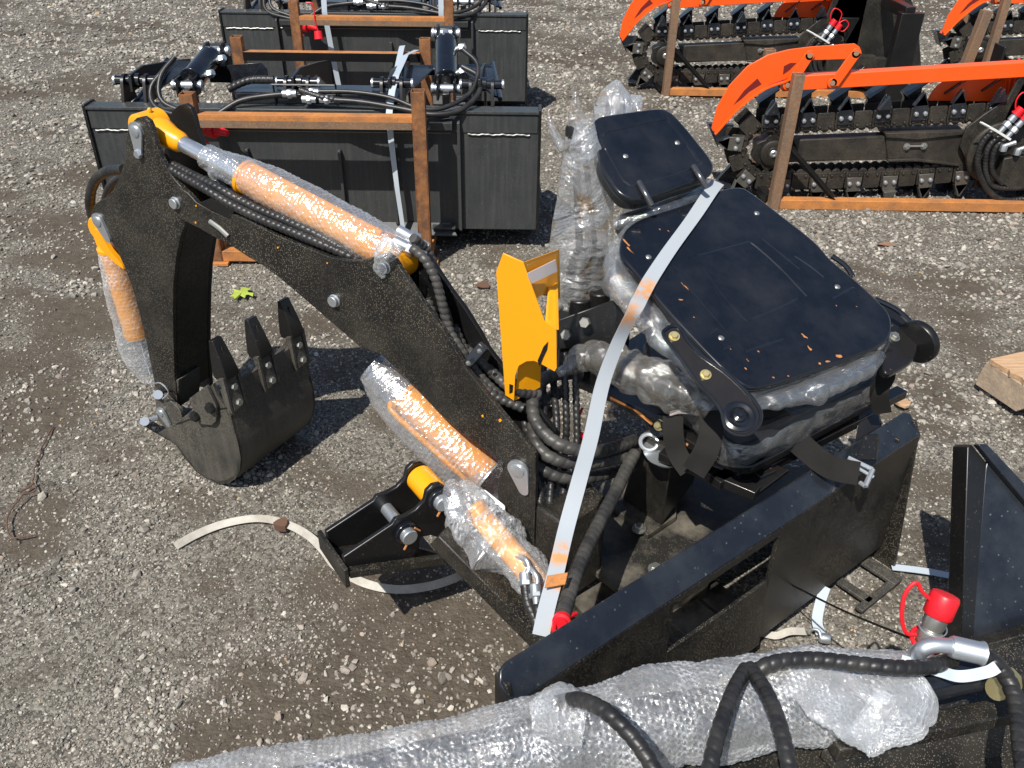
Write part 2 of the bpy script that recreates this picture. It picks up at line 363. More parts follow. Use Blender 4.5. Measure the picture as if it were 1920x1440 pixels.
GX, GY = np.meshgrid(xs, ys); nx, ny = len(xs), len(ys)
GZ = height(GX, GY)*np.clip(3-np.hypot(GX, GY)/6, 0, 1)
idx = np.arange(nx*ny).reshape(ny, nx)
F = np.stack([idx[:-1, :-1], idx[:-1, 1:], idx[1:, 1:], idx[1:, :-1]], -1).reshape(-1, 4)
def fast_mesh(name, V, F, attr=None):
    k = F.shape[1]; me = bpy.data.meshes.new(name); me.vertices.add(len(V)); me.vertices.foreach_set('co', V.astype(np.float32).ravel())
    me.loops.add(F.size); me.loops.foreach_set('vertex_index', F.astype(np.int32).ravel())
    me.polygons.add(len(F)); me.polygons.foreach_set('loop_start', np.arange(0, F.size, k, dtype=np.int32)); me.update(calc_edges=True)
    if attr is not None:
        a = me.color_attributes.new('tone', 'FLOAT_COLOR', 'POINT'); a.data.foreach_set('color', attr.astype(np.float32).ravel())
    ob = bpy.data.objects.new(name, me); COL.objects.link(ob); return ob
dv = dirt(GX, GY).ravel()
g = fast_mesh('ground', np.stack([GX.ravel(), GY.ravel(), GZ.ravel()], -1), F, np.stack([dv, dv, dv, np.ones_like(dv)], -1))
g['kind'] = 'structure'; g.data.polygons.foreach_set('use_smooth', [True]*len(F))
m = N('gravel ground'); at = m.n('ShaderNodeAttribute'); at.attribute_name = 'tone'
v1 = m.vor(95); v2 = m.vor(210); n3 = m.noise(1.7, 5, .6); n4 = m.noise(24, 5, .65)
stone = m.mix(m.ramp(v1.outputs['Color'], .3, .95), (.068, .061, .050), (.29, .27, .23)); stone2 = m.mix(m.ramp(v2.outputs['Color'], .3, .95), (.068, .060, .049), (.31, .29, .245))
soil = m.mix(m.ramp(n4, .3, .7), (.064, .051, .038), (.115, .096, .073))
pk = m.ramp(m.math('ADD', m.math('MULTIPLY', v2.outputs['Color'], .45), m.math('MULTIPLY', at.outputs['Color'], .9)), .52, .92)
c = m.mix(m.ramp(n4, .42, .58), stone, stone2); c = m.mix(pk, c, soil)
h = m.math('SUBTRACT', 1, m.math('ADD', v1.outputs['Distance'], m.math('MULTIPLY', v2.outputs['Distance'], .5)))
m.pbr(c, .9, nor=m.bump(h, .55, .005), spec=.25); g.data.materials.append(m.m)
def stones():
    phi = (1+5**.5)/2
    ico = np.array([(-1, phi, 0), (1, phi, 0), (-1, -phi, 0), (1, -phi, 0), (0, -1, phi), (0, 1, phi), (0, -1, -phi), (0, 1, -phi), (phi, 0, -1), (phi, 0, 1), (-phi, 0, -1), (-phi, 0, 1)])/math.hypot(1, phi)
    fc = np.array([(0, 11, 5), (0, 5, 1), (0, 1, 7), (0, 7, 10), (0, 10, 11), (1, 5, 9), (5, 11, 4), (11, 10, 2), (10, 7, 6), (7, 1, 8), (3, 9, 4), (3, 4, 2), (3, 2, 6), (3, 6, 8), (3, 8, 9), (4, 9, 5), (2, 4, 11), (6, 2, 10), (8, 6, 7), (9, 8, 1)])
    n = 620000
    d = np.exp(rng.uniform(math.log(.6), math.log(15), n)); a = rng.uniform(-1.25, 1.25, n)
    x = d*np.sin(a); y = d*np.cos(a); D = dirt(x, y)
    keep = rng.random(n) > (D**1.2)*.88; x, y, d, D = x[keep], y[keep], d[keep], D[keep]; n = len(x)
    mn = np.maximum(.0022, .00105*d)*(1+.45*np.clip(fbm(np.stack([x*1.7, y*1.7, 0*x], -1)+20., 1.5, 3), -.6, 1))
    s = mn*np.exp(rng.normal(.12, .42, n)); big = rng.random(n) < .009; s = np.where(big, np.clip(s*2.4, 0, .014+.001*d), s)
    lump = np.exp(-(((x+.35)/.34)**2+((y-1.25)/.22)**2)); s = s*(1+.75*lump*(rng.random(n) < .4))
    s = np.clip(s, 0, .022)
    q = rng.normal(size=(n, 4)); q /= np.linalg.norm(q, axis=1)[:, None]; w_, i_, j_, k_ = q.T
    R = np.stack([1-2*(j_**2+k_**2), 2*(i_*j_-k_*w_), 2*(i_*k_+j_*w_), 2*(i_*j_+k_*w_), 1-2*(i_**2+k_**2), 2*(j_*k_-i_*w_), 2*(i_*k_-j_*w_), 2*(j_*k_+i_*w_), 1-2*(i_**2+j_**2)], -1).reshape(n, 3, 3)
    tmpl = ico[None]*rng.uniform(.68, 1.25, (24, 12, 1)); T = tmpl[rng.integers(0, 24, n)]*np.stack([rng.uniform(.8, 1.4, n), rng.uniform(.7, 1.1, n), rng.uniform(.5, .9, n)], -1)[:, None, :]
    V = np.einsum('nij,nkj->nki', R, T)*s[:, None, None]; V[..., 2] *= .75
    z = height(x, y)*np.clip(3-d/6, 0, 1)+s*.22
    V += np.stack([x, y, z], -1)[:, None, :]
    F = (fc[None]+12*np.arange(n)[:, None, None]).reshape(-1, 3)
    t = rng.random(n); base = np.where(t[:, None] < .55, A(.29, .27, .235), np.where(t[:, None] < .66, A(.15, .137, .118), np.where(t[:, None] < .95, A(.50, .465, .40), A(.36, .29, .235))))
    base = np.where((lump[:, None] > .3) & (t[:, None] < .5), A(.33, .29, .25), base)
    base = base*rng.uniform(.65, 1.3, (n, 1)); base = np.where((rng.random(n) < .007)[:, None], A(.62, .62, .58), base)
    base = np.where((rng.random(n) < .0015)[:, None], A(.6, .36, .10), base)
    c = np.repeat(np.concatenate([base, np.ones((n, 1))], 1), 12, 0)
    return fast_mesh('gravel', V.reshape(-1, 3), F, c)
gs = stones(); gs.data.polygons.foreach_set('use_smooth', np.zeros(len(gs.data.polygons), bool)); gs.data.update(); gs['kind'] = 'stuff'; tag(gs, 'loose grey and tan crushed stone scattered over the yard', 'gravel')
m = N('crushed stone'); at = m.n('ShaderNodeAttribute'); at.attribute_name = 'tone'
m.pbr(m.mix(m.math('MULTIPLY', m.noise(160, 3), .5), at.outputs['Color'], (.10, .09, .078)), .85, spec=.3); gs.data.materials.append(m.m)

# ---------------------------------------------------------------- small helpers shared by the machines
def pin_ear(mb, p, d, ax, r=.019, L=.055):           # zinc teardrop pin keeper
    p = np.asarray(p, float); ax = nrm(ax); d = nrm(d-ax*(d@ax)); s_ = np.cross(ax, d); pts = []
    for k in range(13):
        a = math.pi*k/12; pts.append(p+r*(s_*math.cos(a)-d*math.sin(a)))
    for k in range(7):
        a = math.pi*k/6; pts.append(p+d*L+r*.5*(-s_*math.cos(a)+d*math.sin(a)))
    mb.prism(pts, ax*.006); mb.tube_prof(p+ax*.006, ax, [(r*.62, 0), (r*.62, .003), (r*.5, .004)], 20)
def crumple_tube(mb, path, radii, n=64, step=.004, amp=.12, fs=14., bub=0., pitch=.0115, squash=None, seed=0., fold=0.):
    step = step*.72 if bub else step; n = int(n*1.3) if bub else n; P = resamp(spl(path, 8), step); S = np.concatenate([[0], np.cumsum(np.linalg.norm(np.diff(P, axis=0), axis=1))]); L = S[-1]
    R = np.interp(S/L, np.linspace(0, 1, len(radii)), radii); m_ = len(P); T = np.gradient(P, axis=0); T /= np.linalg.norm(T, axis=1)[:, None]
    a = nrm(np.cross(T[0], UP)) if abs(T[0]@UP) < .95 else A(1, 0, 0); vs = np.zeros((m_, n, 3)); rims = np.zeros((m_, n)); ph = np.arange(n)*2*math.pi/n
    for i in range(m_):
        a = nrm(a-T[i]*(a@T[i])); b = np.cross(T[i], a)
        D = np.cos(ph)[:, None]*a+np.sin(ph)[:, None]*b*(squash or 1); q = P[i]+D*R[i]
        r = R[i]*(1+amp*fbm(q+seed, fs, 3)+fold*np.abs(fbm(q*A(1, 1, .35)+seed+5, fs*1.3, 2)))
        if bub:
            wob = fbm(P[i]+D*R[i]+11, 16, 2)*pitch*1.1; row = round(S[i]/(pitch*.87)); u = (ph*R[i]+wob)/pitch+.5*(row % 2); du = (u-np.round(u))*pitch; dvv = S[i]-row*pitch*.87
            dd = np.sqrt(du**2+dvv**2)/(pitch*.46); pop = (vn3(np.stack([np.round(u), np.full(n, row), np.zeros(n)], -1), 1.)*.5+.5)
            pp = np.clip(pop*2.2-.25, .0, 1); r = r+bub*np.sqrt(np.clip(1-dd**2, 0, 1))*pp; rims[i] = np.exp(-((dd-.92)/.17)**2)*(.35+.65*pp)*np.clip(.45+.9*fbm(P[i]+D*R[i]+3, 26, 2), .05, 1.1)
        vs[i] = P[i]+D*r[:, None]
    fs_ = [(i*n+j, i*n+(j+1) % n, (i+1)*n+(j+1) % n, (i+1)*n+j) for i in range(m_-1) for j in range(n)]
    if bub: mb.a[len(mb.v)] = rims.ravel()
    return mb.add(vs.reshape(-1, 3), fs_)
def cylinder_axis(mb, p0, p1, r, cap=.012):
    ax = nrm(p1-p0); L = np.linalg.norm(p1-p0); return mb.tube_prof(p0, ax, [(r*.85, 0), (r*1.08, .004), (r*1.08, cap), (r, cap+.002), (r, L-cap), (r*1.04, L-cap), (r*1.0, L)], 32)
def PB(pts, off): return [B(x, y, off) for x, y in pts]

# ================================================================ BACKHOE
bh = thing('backhoe_attachment', 'black backhoe with orange cylinders in bubble wrap and a folded seat on its mount frame', 'backhoe', (.35, 1.45, 0))
STICK = [(236, 291), (235, 268), (238, 247), (245, 231), (256, 221), (268, 219), (279, 227), (286, 243), (292, 267), (303, 297), (315, 320), (327, 337), (341, 352), (362, 372), (357, 400), (347, 420), (338, 444), (330, 486), (325, 530), (324, 580), (325, 640), (327, 704), (334, 762), (320, 764), (300, 760), (291, 725), (287, 705), (280, 670), (273, 635), (262, 590), (248, 538), (233, 500), (219, 468), (205, 448), (186, 432), (174, 412), (171, 396), (179, 382), (198, 370), (211, 357), (222, 338), (230, 315)]
T = .12
mb = MB(); mb.prism(PB(STICK, 0), BW*.012); st = mb.build('dipper_arm', 'black dusty paint', bh, .0015)
mb = MB(); mb.prism([p+BW*T for p in PB(STICK, 0)], BW*.012); mb.build('far_side_plate', 'black plain paint', st, .0015)
web = [(347, 420), (338, 444), (330, 486), (325, 530), (324, 580), (325, 640), (327, 700), (331, 745), (324, 745), (318, 700), (316, 640), (315, 580), (316, 530), (321, 486), (329, 442), (338, 418)]
mb = MB(); mb.prism([p+BW*.013 for p in PB(web, 0)], BW*(T-.014)); mb.build('web_plate', 'black dusty paint', st)
BOOM = [(309, 367), (314, 357), (325, 352), (337, 353), (352, 362), (368, 380), (400, 398), (431, 412), (434, 401), (461, 412), (519, 442), (577, 466), (621, 483), (650, 489), (678, 489), (697, 484), (712, 478), (727, 477), (740, 487), (750, 503), (773, 537), (797, 573), (827, 613), (857, 660), (873, 690), (902, 727), (943, 777), (983, 825), (1004, 850), (1005, 900), (1003, 965), (1000, 1060), (975, 1040), (958, 1000), (940, 960), (932, 925), (935, 895), (949, 872), (902, 837), (862, 809), (822, 773), (761, 708), (713, 664), (674, 650), (636, 617), (577, 566), (525, 522), (490, 496), (467, 483), (432, 460), (402, 445), (373, 428), (336, 409), (318, 392)]
mb = MB(); mb.prism(PB(BOOM, -.014), BW*.012); bo = mb.build('boom', 'black dusty paint', bh, .0015)
BF = [B(x, y, -.014)+BW*.088 for x, y in BOOM[:31]+BOOM[36:]]
mb = MB(); mb.prism(BF, BW*.012); mb.build('far_side_plate', 'black plain paint', bo, .0015)
inner = [(434, 425), (519, 458), (577, 482), (621, 499), (650, 505), (690, 503), (690, 520), (745, 590), (800, 675), (850, 745), (915, 820), (950, 862), (930, 850), (862, 797), (822, 762), (761, 698), (713, 655), (674, 640), (577, 560), (525, 517), (467, 479), (432, 455), (380, 425)]
mb = MB(); mb.prism([B(x, y, -.014)+BW*.016 for x, y in inner], BW*.070); mb.build('web_plate', 'black plain paint', bo)
mb = MB()                                                 # channel piece and weld near the boom tip
tp = PB([(372, 381), (394, 372), (441, 392), (431, 412)], -.014); mb.prism(tp, BW*.05-UP*.003)
mb.build('tip_channel', 'black plain paint', bo, .001)
mb = MB(); mb.tube([B(394, 415, -.016), B(412, 428, -.017), B(428, 443, -.016)], .006, 8); mb.build('weld_bead', 'worn zinc', bo)
mb = MB()
for (x, y, r) in ((330, 380, .0125), (628, 563, .0125), (722, 500, .0125)):
    mb.tube_prof(B(x, y, -.014), -BW, [(r*1.15, -.004), (r*1.15, .002), (r, .003), (r, .010), (r*.9, .011)], 24)
mb.build('pivot_pin', 'zinc plate', bo)
mb = MB(); pin_ear(mb, B(973, 880, -.015), B(983, 915, -.015)-B(973, 880, -.015), -BW, .025, .05); mb.build('pin_keeper', 'zinc plate', bo)
mb = MB()
for (x, y) in ((971, 878), (988, 1010)):
    mb.tube_prof(B(x, y, 0), -BW, [(.03, -.03), (.034, .008), (.032, .012)], 24)
mb.build('pivot_boss', 'black plain paint', bo)
mb = MB()
for x, y, s_ in ((521, 464, .004), (614, 493, .003), (905, 780, .005), (938, 788, .005), (368, 386, .003), (367, 417, .004), (458, 472, .002)):
    pts = [B(x+4.5*s_/.006*math.cos(a)*random.uniform(.4, .9), y+4.5*s_/.006*math.sin(a)*random.uniform(.5, 1), -.0145 if x != 311 else -.0005) for a in np.arange(0, 6.28, .9)]
    mb.prism(pts, -BW*.0006)
mb.build('orange_chip', 'yellow paint', bo, label='orange paint chips along the boom')
mb = MB(); pin_ear(mb, B(257, 245, 0), B(262, 283, 0)-B(257, 245, 0), -BW, .021, .052); mb.hexa(B(262, 288, -.002), -BW, .011, .01); mb.build('pin_keeper', 'zinc plate', st)
mb = MB(); pin_ear(mb, B(186, 414, 0), B(204, 446, 0)-B(186, 414, 0), -BW, .021, .048); mb.build('pin_keeper', 'zinc plate', st)
# top cylinder between boom and dipper
c0, c1 = B(282, 237, .055), B(748, 486, .06); ca = nrm(c1-c0); cl = np.linalg.norm(c1-c0)
cup = nrm(np.cross(BW, ca)); cup = cup if cup[2] > 0 else -cup
cy = MB(); cylinder_axis(cy, c0+ca*cl*.40, c0+ca*cl*.955, .0375); cyo = cy.build('boom_cylinder', 'yellow paint', bh, .001)
mb = MB(); mb.cyl(c0+ca*.05, c0+ca*cl*.42, .0185, 28); mb.build('piston_rod', 'chrome rod', cyo)
mb = MB(); mb.tube_prof(c0-BW*.035, BW, [(.030, 0), (.036, .003), (.036, .067), (.030, .070)], 28); mb.tube_prof(c0+ca*.02, ca, [(.030, 0), (.034, .02), (.026, .05), (.024, .075), (.019, .085)], 24); mb.dome(c0+cup*.034, cup, .006, .012); mb.build('rod_end', 'yellow paint', cyo, .001)
mb = MB(); mb.tube_prof(c1-BW*.04, BW, [(.036, 0), (.040, .004), (.040, .076), (.036, .08)], 28); mb.box(c1-ca*.03, ca*.03, BW*.03, cup*.03); mb.build('clevis', 'yellow paint', cyo, .002)
side = nrm(np.cross(ca, cup))
mb = MB(); mb.tube([c0+ca*cl*.44+cup*.036, c0+ca*cl*.7+cup*.037, c0+ca*cl*.93+cup*.037], .008, 10); mb.build('oil_pipe', 'yellow paint', cyo)
mb = MB(); crumple_tube(mb, [c0+ca*cl*t+cup*q for t, q in ((.245, .0), (.31, .0), (.4, .006), (.6, .008), (.8, .006), (.97, .006), (1.03, .01))], [.027, .035, .0455, .047, .047, .046, .040], 84, .0030, .03, 12, .0022, .0105, fold=.04)
mb.build('bubble_wrap', 'bubble wrap', cyo, smooth=60)
mb = MB(); crumple_tube(mb, [B(742, 455, .0), B(722, 478, -.02), B(712, 500, -.022), B(720, 520, -.02)], [.028, .022, .014, .006], 30, .004, .4, 30, .002); crumple_tube(mb, [B(402, 308, .05), B(398, 325, .04), B(402, 340, .04)], [.014, .010, .004], 20, .004, .5, 40, .001)
mb.build('bubble_wrap', 'silver bubble wrap', cyo, smooth=60)
mb = MB()
for p, dr in ((B(745, 432, .07), B(775, 448, .08)-B(745, 432, .07)), (B(738, 452, .04), B(768, 466, .05)-B(738, 452, .04))): fitting(mb, p, dr, .011, .06)
mb.build('hose_fitting', 'zinc plate', cyo)
# bucket cylinder behind the dipper, wrapped
d0, d1 = B(198, 424, .055), B(280, 700, .06); da = nrm(d1-d0); dl = np.linalg.norm(d1-d0)
mb = MB(); cylinder_axis(mb, d0+da*dl*.12, d0+da*dl*.72, .036); dc = mb.build('bucket_cylinder', 'yellow paint', bh)
mb = MB(); mb.cyl(d0+da*dl*.7, d0+da*dl*.99, .018, 20); mb.build('piston_rod', 'chrome rod', dc)
mb = MB()
mb.prism([B(175, 430, .02), B(184, 432, .02), B(206, 470, .02), B(228, 495, .02), B(232, 505, .02), B(214, 492, .02), B(190, 468, .02), B(178, 440, .02)], BW*.012)
mb.tube([B(178, 432, .05), B(186, 455, .05), B(196, 480, .05)], .009, 8); mb.tube_prof(d0-BW*.03, BW, [(.03, 0), (.034, .004), (.034, .056), (.03, .06)], 24); mb.build('clevis', 'yellow paint', dc)
mb = MB(); crumple_tube(mb, [d0+da*dl*t for t in (.14, .25, .45, .65, .85, 1.0, 1.03)], [.030, .041, .047, .050, .052, .050, .035], 72, .0036, .12, 10, .0016, fold=.12); mb.build('bubble_wrap', 'silver bubble wrap', dc, smooth=60)
# lift cylinder under the boom, wrapped
e0, e1 = B(720, 706, .045), B(920, 898, .045); ea = nrm(e1-e0); eL = np.linalg.norm(e1-e0); eup = nrm(np.cross(BW, ea)); eup = -eup if eup[2] > 0 else eup
mb = MB(); cylinder_axis(mb, e0+ea*eL*.18-eup*.012, e0+ea*eL*.955-eup*.012, .044); ec = mb.build('lift_cylinder', 'yellow paint', bh)
mb = MB(); fr = lambda t, k: e0+ea*eL*t+eup*.046-BW*k
mb.tube(spl([fr(.95, .01), fr(.6, .016), fr(.25, .02), fr(.16, .012), fr(.2, -.002), fr(.6, -.004)], 8), .0075, 10); mb.build('oil_pipe', 'yellow paint', ec)
mb = MB(); mb.cyl(e0+ea*.0, e0+ea*eL*.2, .019, 20); mb.build('piston_rod', 'chrome rod', ec)
mb = MB(); crumple_tube(mb, [e0+ea*eL*t+eup*q for t, q in ((-.1, -.0), (-.03, .0), (.1, .004), (.3, .008), (.6, .008), (.97, .004), (1.0, .0))], [.040, .064, .072, .074, .073, .070, .062], 100, .0032, .03, 10, .0022, .0115); mb.build('bubble_wrap', 'bubble wrap', ec, smooth=60)
# bottom linkage of the dipper
lk = MB(); lk.prism(PB([(290, 712), (334, 712), (334, 764), (318, 766), (303, 742), (288, 732)], .004), BW*.08); lko = lk.build('bucket_link', 'dirty bucket paint', bh, .002)
mb = MB()
for k in (-.02, .10):
    mb.prism(fillet(PB([(290, 745), (306, 738), (338, 770), (345, 795), (318, 810), (296, 790)], k), .012), BW*.012)
mb.build('link_plate', 'dirty bucket paint', lko, .0015)
mb = MB(); mb.cyl(B(296, 740, -.03), B(296, 740, .14), .013, 18); mb.cyl(B(271, 790, -.03), B(271, 790, .10), .013, 18); mb.cyl(B(271, 790, .03), B(300, 782, .03), .008, 10); mb.tube(spl([B(283, 722, -.03), B(300, 718, -.035), B(316, 735, -.035), B(305, 748, -.03)], 5), .002, 6)
mb.build('pivot_pin', 'zinc plate', lko)
mb = MB(); pin_ear(mb, B(304, 773, -.022), B(320, 798, -.022)-B(304, 773, -.022), -BW, .017, .04); mb.build('pin_keeper', 'zinc plate', lko)
# bucket
BWD = .30; BO = -.04
_B0 = B
def B(x, y, off=0.): return _B0(x, y, off+BO)
SHELL = [(430, 775), (437, 800), (446, 832), (451, 858), (449, 882), (441, 898), (428, 906), (408, 907), (388, 899), (368, 885), (345, 857), (330, 835), (312, 822), (297, 812)]
SIDE = SHELL+[(330, 793), (358, 771), (378, 745), (398, 720), (406, 742)]
mb = MB(); mb.prism(PB(SIDE, 0), BW*.010); bk = mb.build('bucket', 'dirty bucket paint', bh, .0015)
mb = MB(); mb.prism([B(x, y, 0)+BW*(BWD-.01) for x, y in SIDE], BW*.010); mb.build('side_plate', 'dirty bucket paint', bk, .0015)
sp = np.array([B(x, y, 0) for x, y in SHELL]); mb = MB(); ctr = sp.mean(0); ins = [p+nrm(ctr-p)*.010 for p in sp]
mb.prism(list(sp*1.0)+ins[::-1], BW*BWD); o_ = mb.build('shell', 'dirty bucket paint', bk, smooth=50)
lipd = nrm(sp[0]-sp[1]); lipn = nrm(np.cross(BW, lipd)); lipn = lipn if lipn@(A(0, 0, 1.6)-A(0, 0, 0)+A(.5, -1.5, 0)) > 0 else -lipn
mb = MB(); mb.box(sp[0]+BW*BWD/2+lipd*.030-lipn*.004, BW*BWD/2, lipd*.04, lipn*.006); mb.build('cutting_edge', 'dirty bucket paint', bk, .001)
mb = MB(); mb.tube([B(330, 795, -.001), B(362, 784, -.001), B(402, 768, -.001), B(425, 765, -.001)], .0018, 6); mb.build('weld_bead', 'black plain paint', bk)
for off in (.028, .15, .272):
    b0 = sp[0]+BW*off; tip = B(403, 634, .028)+BW*(off-.028); td = nrm(tip-b0); tn = nrm(np.cross(BW, td)); tn = tn if tn@lipn > 0 else -tn; TL = np.linalg.norm(tip-b0)
    t = MB(); pr = []
    P4 = lambda s_, hw, th, k=0: [b0+td*TL*s_+BW*q*hw+tn*(e*th+k) for q, e in ((-1, -1), (1, -1), (1, 1), (-1, 1))]
    secs = [P4(.46, .021, .022), P4(.53, .0225, .025), P4(.76, .019, .018), P4(1.0, .0155, .007)]
    vs = [p for s4 in secs for p in s4]; fs_ = [(i*4+j, i*4+(j+1) % 4, (i+1)*4+(j+1) % 4, (i+1)*4+j) for i in range(3) for j in range(4)]+[(3, 2, 1, 0), (12, 13, 14, 15)]
    t.add(vs, fs_); to = t.build('bucket_tooth', 'black plain paint', bk, .002)
    t = MB()
    for q in (-1, 1): t.prism([b0+BW*q*.020+td*TL*a_+tn*k for a_, k in ((-.02, .010), (.52, .020), (.50, .001), (.1, .001))], BW*q*.009)
    t.box(b0+td*TL*.28+tn*.005, td*TL*.26, BW*.018, tn*.008); t.build('tooth_adapter', 'dirty bucket paint', to, .001)
    t = MB(); [t.hexa(b0+td*TL*a_+tn*.012, tn, .010, .009) for a_ in (.10, .33)]; t.build('bolt', 'worn zinc', to)
    t = MB(); t.prism([b0+td*TL*a_+BW*k+tn*.016*(1.5-a_) for a_, k in ((.60, -.012), (.9, 0), (.60, .012))], tn*.006); t.build('tooth_groove', 'black dusty paint', to)
mb = MB(); mb.prism(PB([(386, 724), (354, 748), (364, 774), (373, 795), (397, 798), (405, 790), (405, 762)], -.012), BW*.010); co = mb.build('side_cutter', 'dirty bucket paint', bk, .0015)
mb = MB(); [mb.hexa(B(x, y, -.012), -BW, .015, .014) for x, y in ((397, 763), (368, 779))]; mb.build('bolt', 'black plain paint', bk)
B = _B0
# hoses along and over the boom
hp = [([(308, 296, .035), (322, 308, .03), (402, 349, .01), (455, 378, .01), (505, 401, .01), (560, 424, .01), (600, 443, .012), (645, 468, .02), (692, 494, .04)], .0105),
      ([(308, 306, .02), (327, 321, .01), (388, 356, -.005), (432, 383, -.006), (490, 411, -.006), (560, 440, -.004), (620, 465, 0.), (672, 489, .02), (690, 505, .05)], .0105),
      ([(316, 306, .085), (370, 336, .085), (450, 370, .085), (540, 412, .05), (640, 460, .05), (700, 500, .08)], .011)]
for pts, r in hp: mb = MB(); beads(mb, [B(x, y, o) for x, y, o in pts], r); mb.build('hydraulic_hose', 'black rubber', bh)
for pts, r in (([(775, 446, .05), (800, 470, .085), (818, 510, .09), (832, 560, .095), (845, 605, .09), (862, 640, .085), (895, 672, .05), (940, 715, .07), (1000, 750, .09)], .0105),
               ([(772, 464, .014), (798, 488, .014), (818, 528, .014), (831, 578, .014), (843, 620, .014), (866, 658, .016), (900, 705, .035), (950, 750, .05), (1010, 775, .08)], .0105),
               ([(800, 560, .03), (815, 600, .025), (835, 640, .02), (870, 690, .015), (920, 738, .025), (980, 765, .05)], .0115),
               ([(850, 612, .05), (875, 660, .055), (915, 690, .065), (960, 730, .05), (1010, 740, .1)], .0115)):
    mb = MB(); beads(mb, [B(x, y, o) for x, y, o in pts], r); mb.build('hydraulic_hose', 'dusty lit rubber', bh)  # paler rubber puts the lit grey of these hoses into their colour
mb = MB(); mb.beam(B(868, 692, .0), B(908, 648, .03), .022, .022, BW); ho = mb.build('hose_clamp', 'black rail paint', bh, .002)
mb = MB(); [mb.bolt(B(x, y, -.012), -BW, .004) for x, y in ((878, 681), (899, 658))]; mb.build('bolt', 'worn zinc', ho)
for pts in ([(232, 318, .02), (200, 322, .03), (178, 340, .035), (169, 370, .04), (172, 400, .045), (183, 425, .05)], [(236, 330, .09), (212, 345, .09), (200, 372, .09), (198, 400, .09)]):
    mb = MB(); hose(mb, [B(x, y, o) for x, y, o in pts], .013, .02, .06); mb.build('hydraulic_hose', 'black rubber', bh)

# ---- mount frame (loader side)
F0, F1 = Z(962, 1324, .40), Z(1728, 815, .40); K0, K1 = Z(930, 1252, .445), Z(1690, 785, .445)
mu = nrm((F1-F0)*A(1, 1, 0)); mn = A(-mu[1], mu[0], 0); ML = np.linalg.norm(F1-F0)
def FM(u, n_, z): return F0*A(1, 1, 0)+mu*u+mn*n_+UP*z
lip = MB(); kb = nrm((K0+K1)/2-(F0+F1)/2-mu*(((K0+K1)/2-(F0+F1)/2)@mu)); kw = np.linalg.norm(K0+K1-F0-F1)/2
lip.prism([F0+mu*.0, F0+kb*kw*.62-mu*.006, F0+kb*kw*.9+mu*.004, F0+kb*kw+mu*.02, F1+kb*kw-mu*.02, F1+kb*kw*.85-mu*.002, F1], -np.cross(mu, kb)*.008*(1 if np.cross(mu, kb)[2] > 0 else -1))
mf = lip.build('mount_frame', 'black rail paint', bh, .003)
def FU(x, y, n_=0.): q = PL(x, y, F0+mn*n_, mn); return (q-F0)@mu, q[2]
uL = FU(1252, 1150)[0]; uR = FU(1455, 1010)[0]
mb = MB()
mb.box(FM(.19, .006, .225), mu*.19, mn*.005, UP*.175); mb.box(FM((.69+ML)/2, .006, .225), mu*(ML-.69)/2, mn*.005, UP*.175)
mb.box(FM(.535, .0065, .386), mu*.155, mn*.005, UP*.012)
mb.prism([FM(.38, .010, .245), FM(.38, .002, .245), FM(.38, -.014, .06), FM(.38, -.006, .05)], mu*.31)
mb.build('back_plate', 'black dusty paint', mf, .002)
mb = MB(); mb.prism([FM(-.0, .004, .05), FM(-.0, .05, .06), FM(-.0, .05, .43), FM(-.0, .02, .43), FM(0, .004, .40)], mu*.010); mb.prism([FM(ML-.01, -.045, .0), FM(ML-.01, .06, .0), FM(ML-.01, .05, .43), FM(ML-.01, .02, .43), FM(ML-.01, .004, .40)], mu*.010)
mb.prism([FM(ML-.09, .008, .05), FM(ML-.09, .055, .05), FM(ML-.09, .055, .42), FM(ML-.09, .008, .42)], mu*.008)
mb.build('end_plate', 'black dusty paint', mf, .002)
mb = MB()
for u_ in (uL+.05, uL+.19, uR+.03): mb.box(FM(u_, .14, .07), mu*.035, mn*.13, UP*.012)
mb.box(FM(ML*.64, .27, .085), mu*ML*.30, mn*.04, UP*.02); mb.box(FM(.60, .20, .09), mu*.05, mn*.12, UP*.008)
mb.build('cross_member', 'dusty frame paint', mf, .002)
mb = MB()
mb.box(FM(ML-.17, -.035, .02), mu*.012, mn*.045, UP*.005); mb.box(FM(ML-.06, -.035, .022), mu*.018, mn*.05, UP*.005); mb.box(FM(ML-.13, -.075, .02), mu*.085, mn*.010, UP*.005)
mb.build('latch_plate', 'dirty bucket paint', mf, .002)
# base plate, pedestal and swing post
mb = MB()
bpz = .15
mb.prism(fillet([Z(1020, 965, bpz), Z(1175, 880, bpz), Z(1300, 860, bpz), Z(1560, 880, bpz), Z(1440, 1010, bpz), Z(1215, 1150, bpz), Z(1120, 1075, bpz)], .02), -UP*.016)
mb.prism([Z(1110, 1050, .135), Z(1215, 1150, .135), Z(1330, 1090, .135), Z(1300, 1000, .135)], -UP*.05)
bpo = mb.build('base_plate', 'dusty frame paint', bh, .002)
mb = MB(); mb.prism([Z(1143, 945, .168), Z(1215, 1003, .168), Z(1268, 968, .168), Z(1270, 880, .168), Z(1200, 870, .168)], -UP*.016); mb.build('pedestal_foot', 'dusty frame paint', bpo, .002)
mb = MB(); mb.bolt(Z(1198, 992, .17), UP, .012); mb.bolt(FM(.56, .2, .20), UP, .012); mb.build('bolt', 'worn zinc', bpo)
mb = MB(); q = [Z(1167, 935, .17), Z(1240, 985, .17), Z(1300, 905, .17), Z(1225, 850, .17)]; top = [Z(1205, 812, .45), Z(1262, 850, .45), Z(1330, 800, .45), Z(1275, 760, .45)]
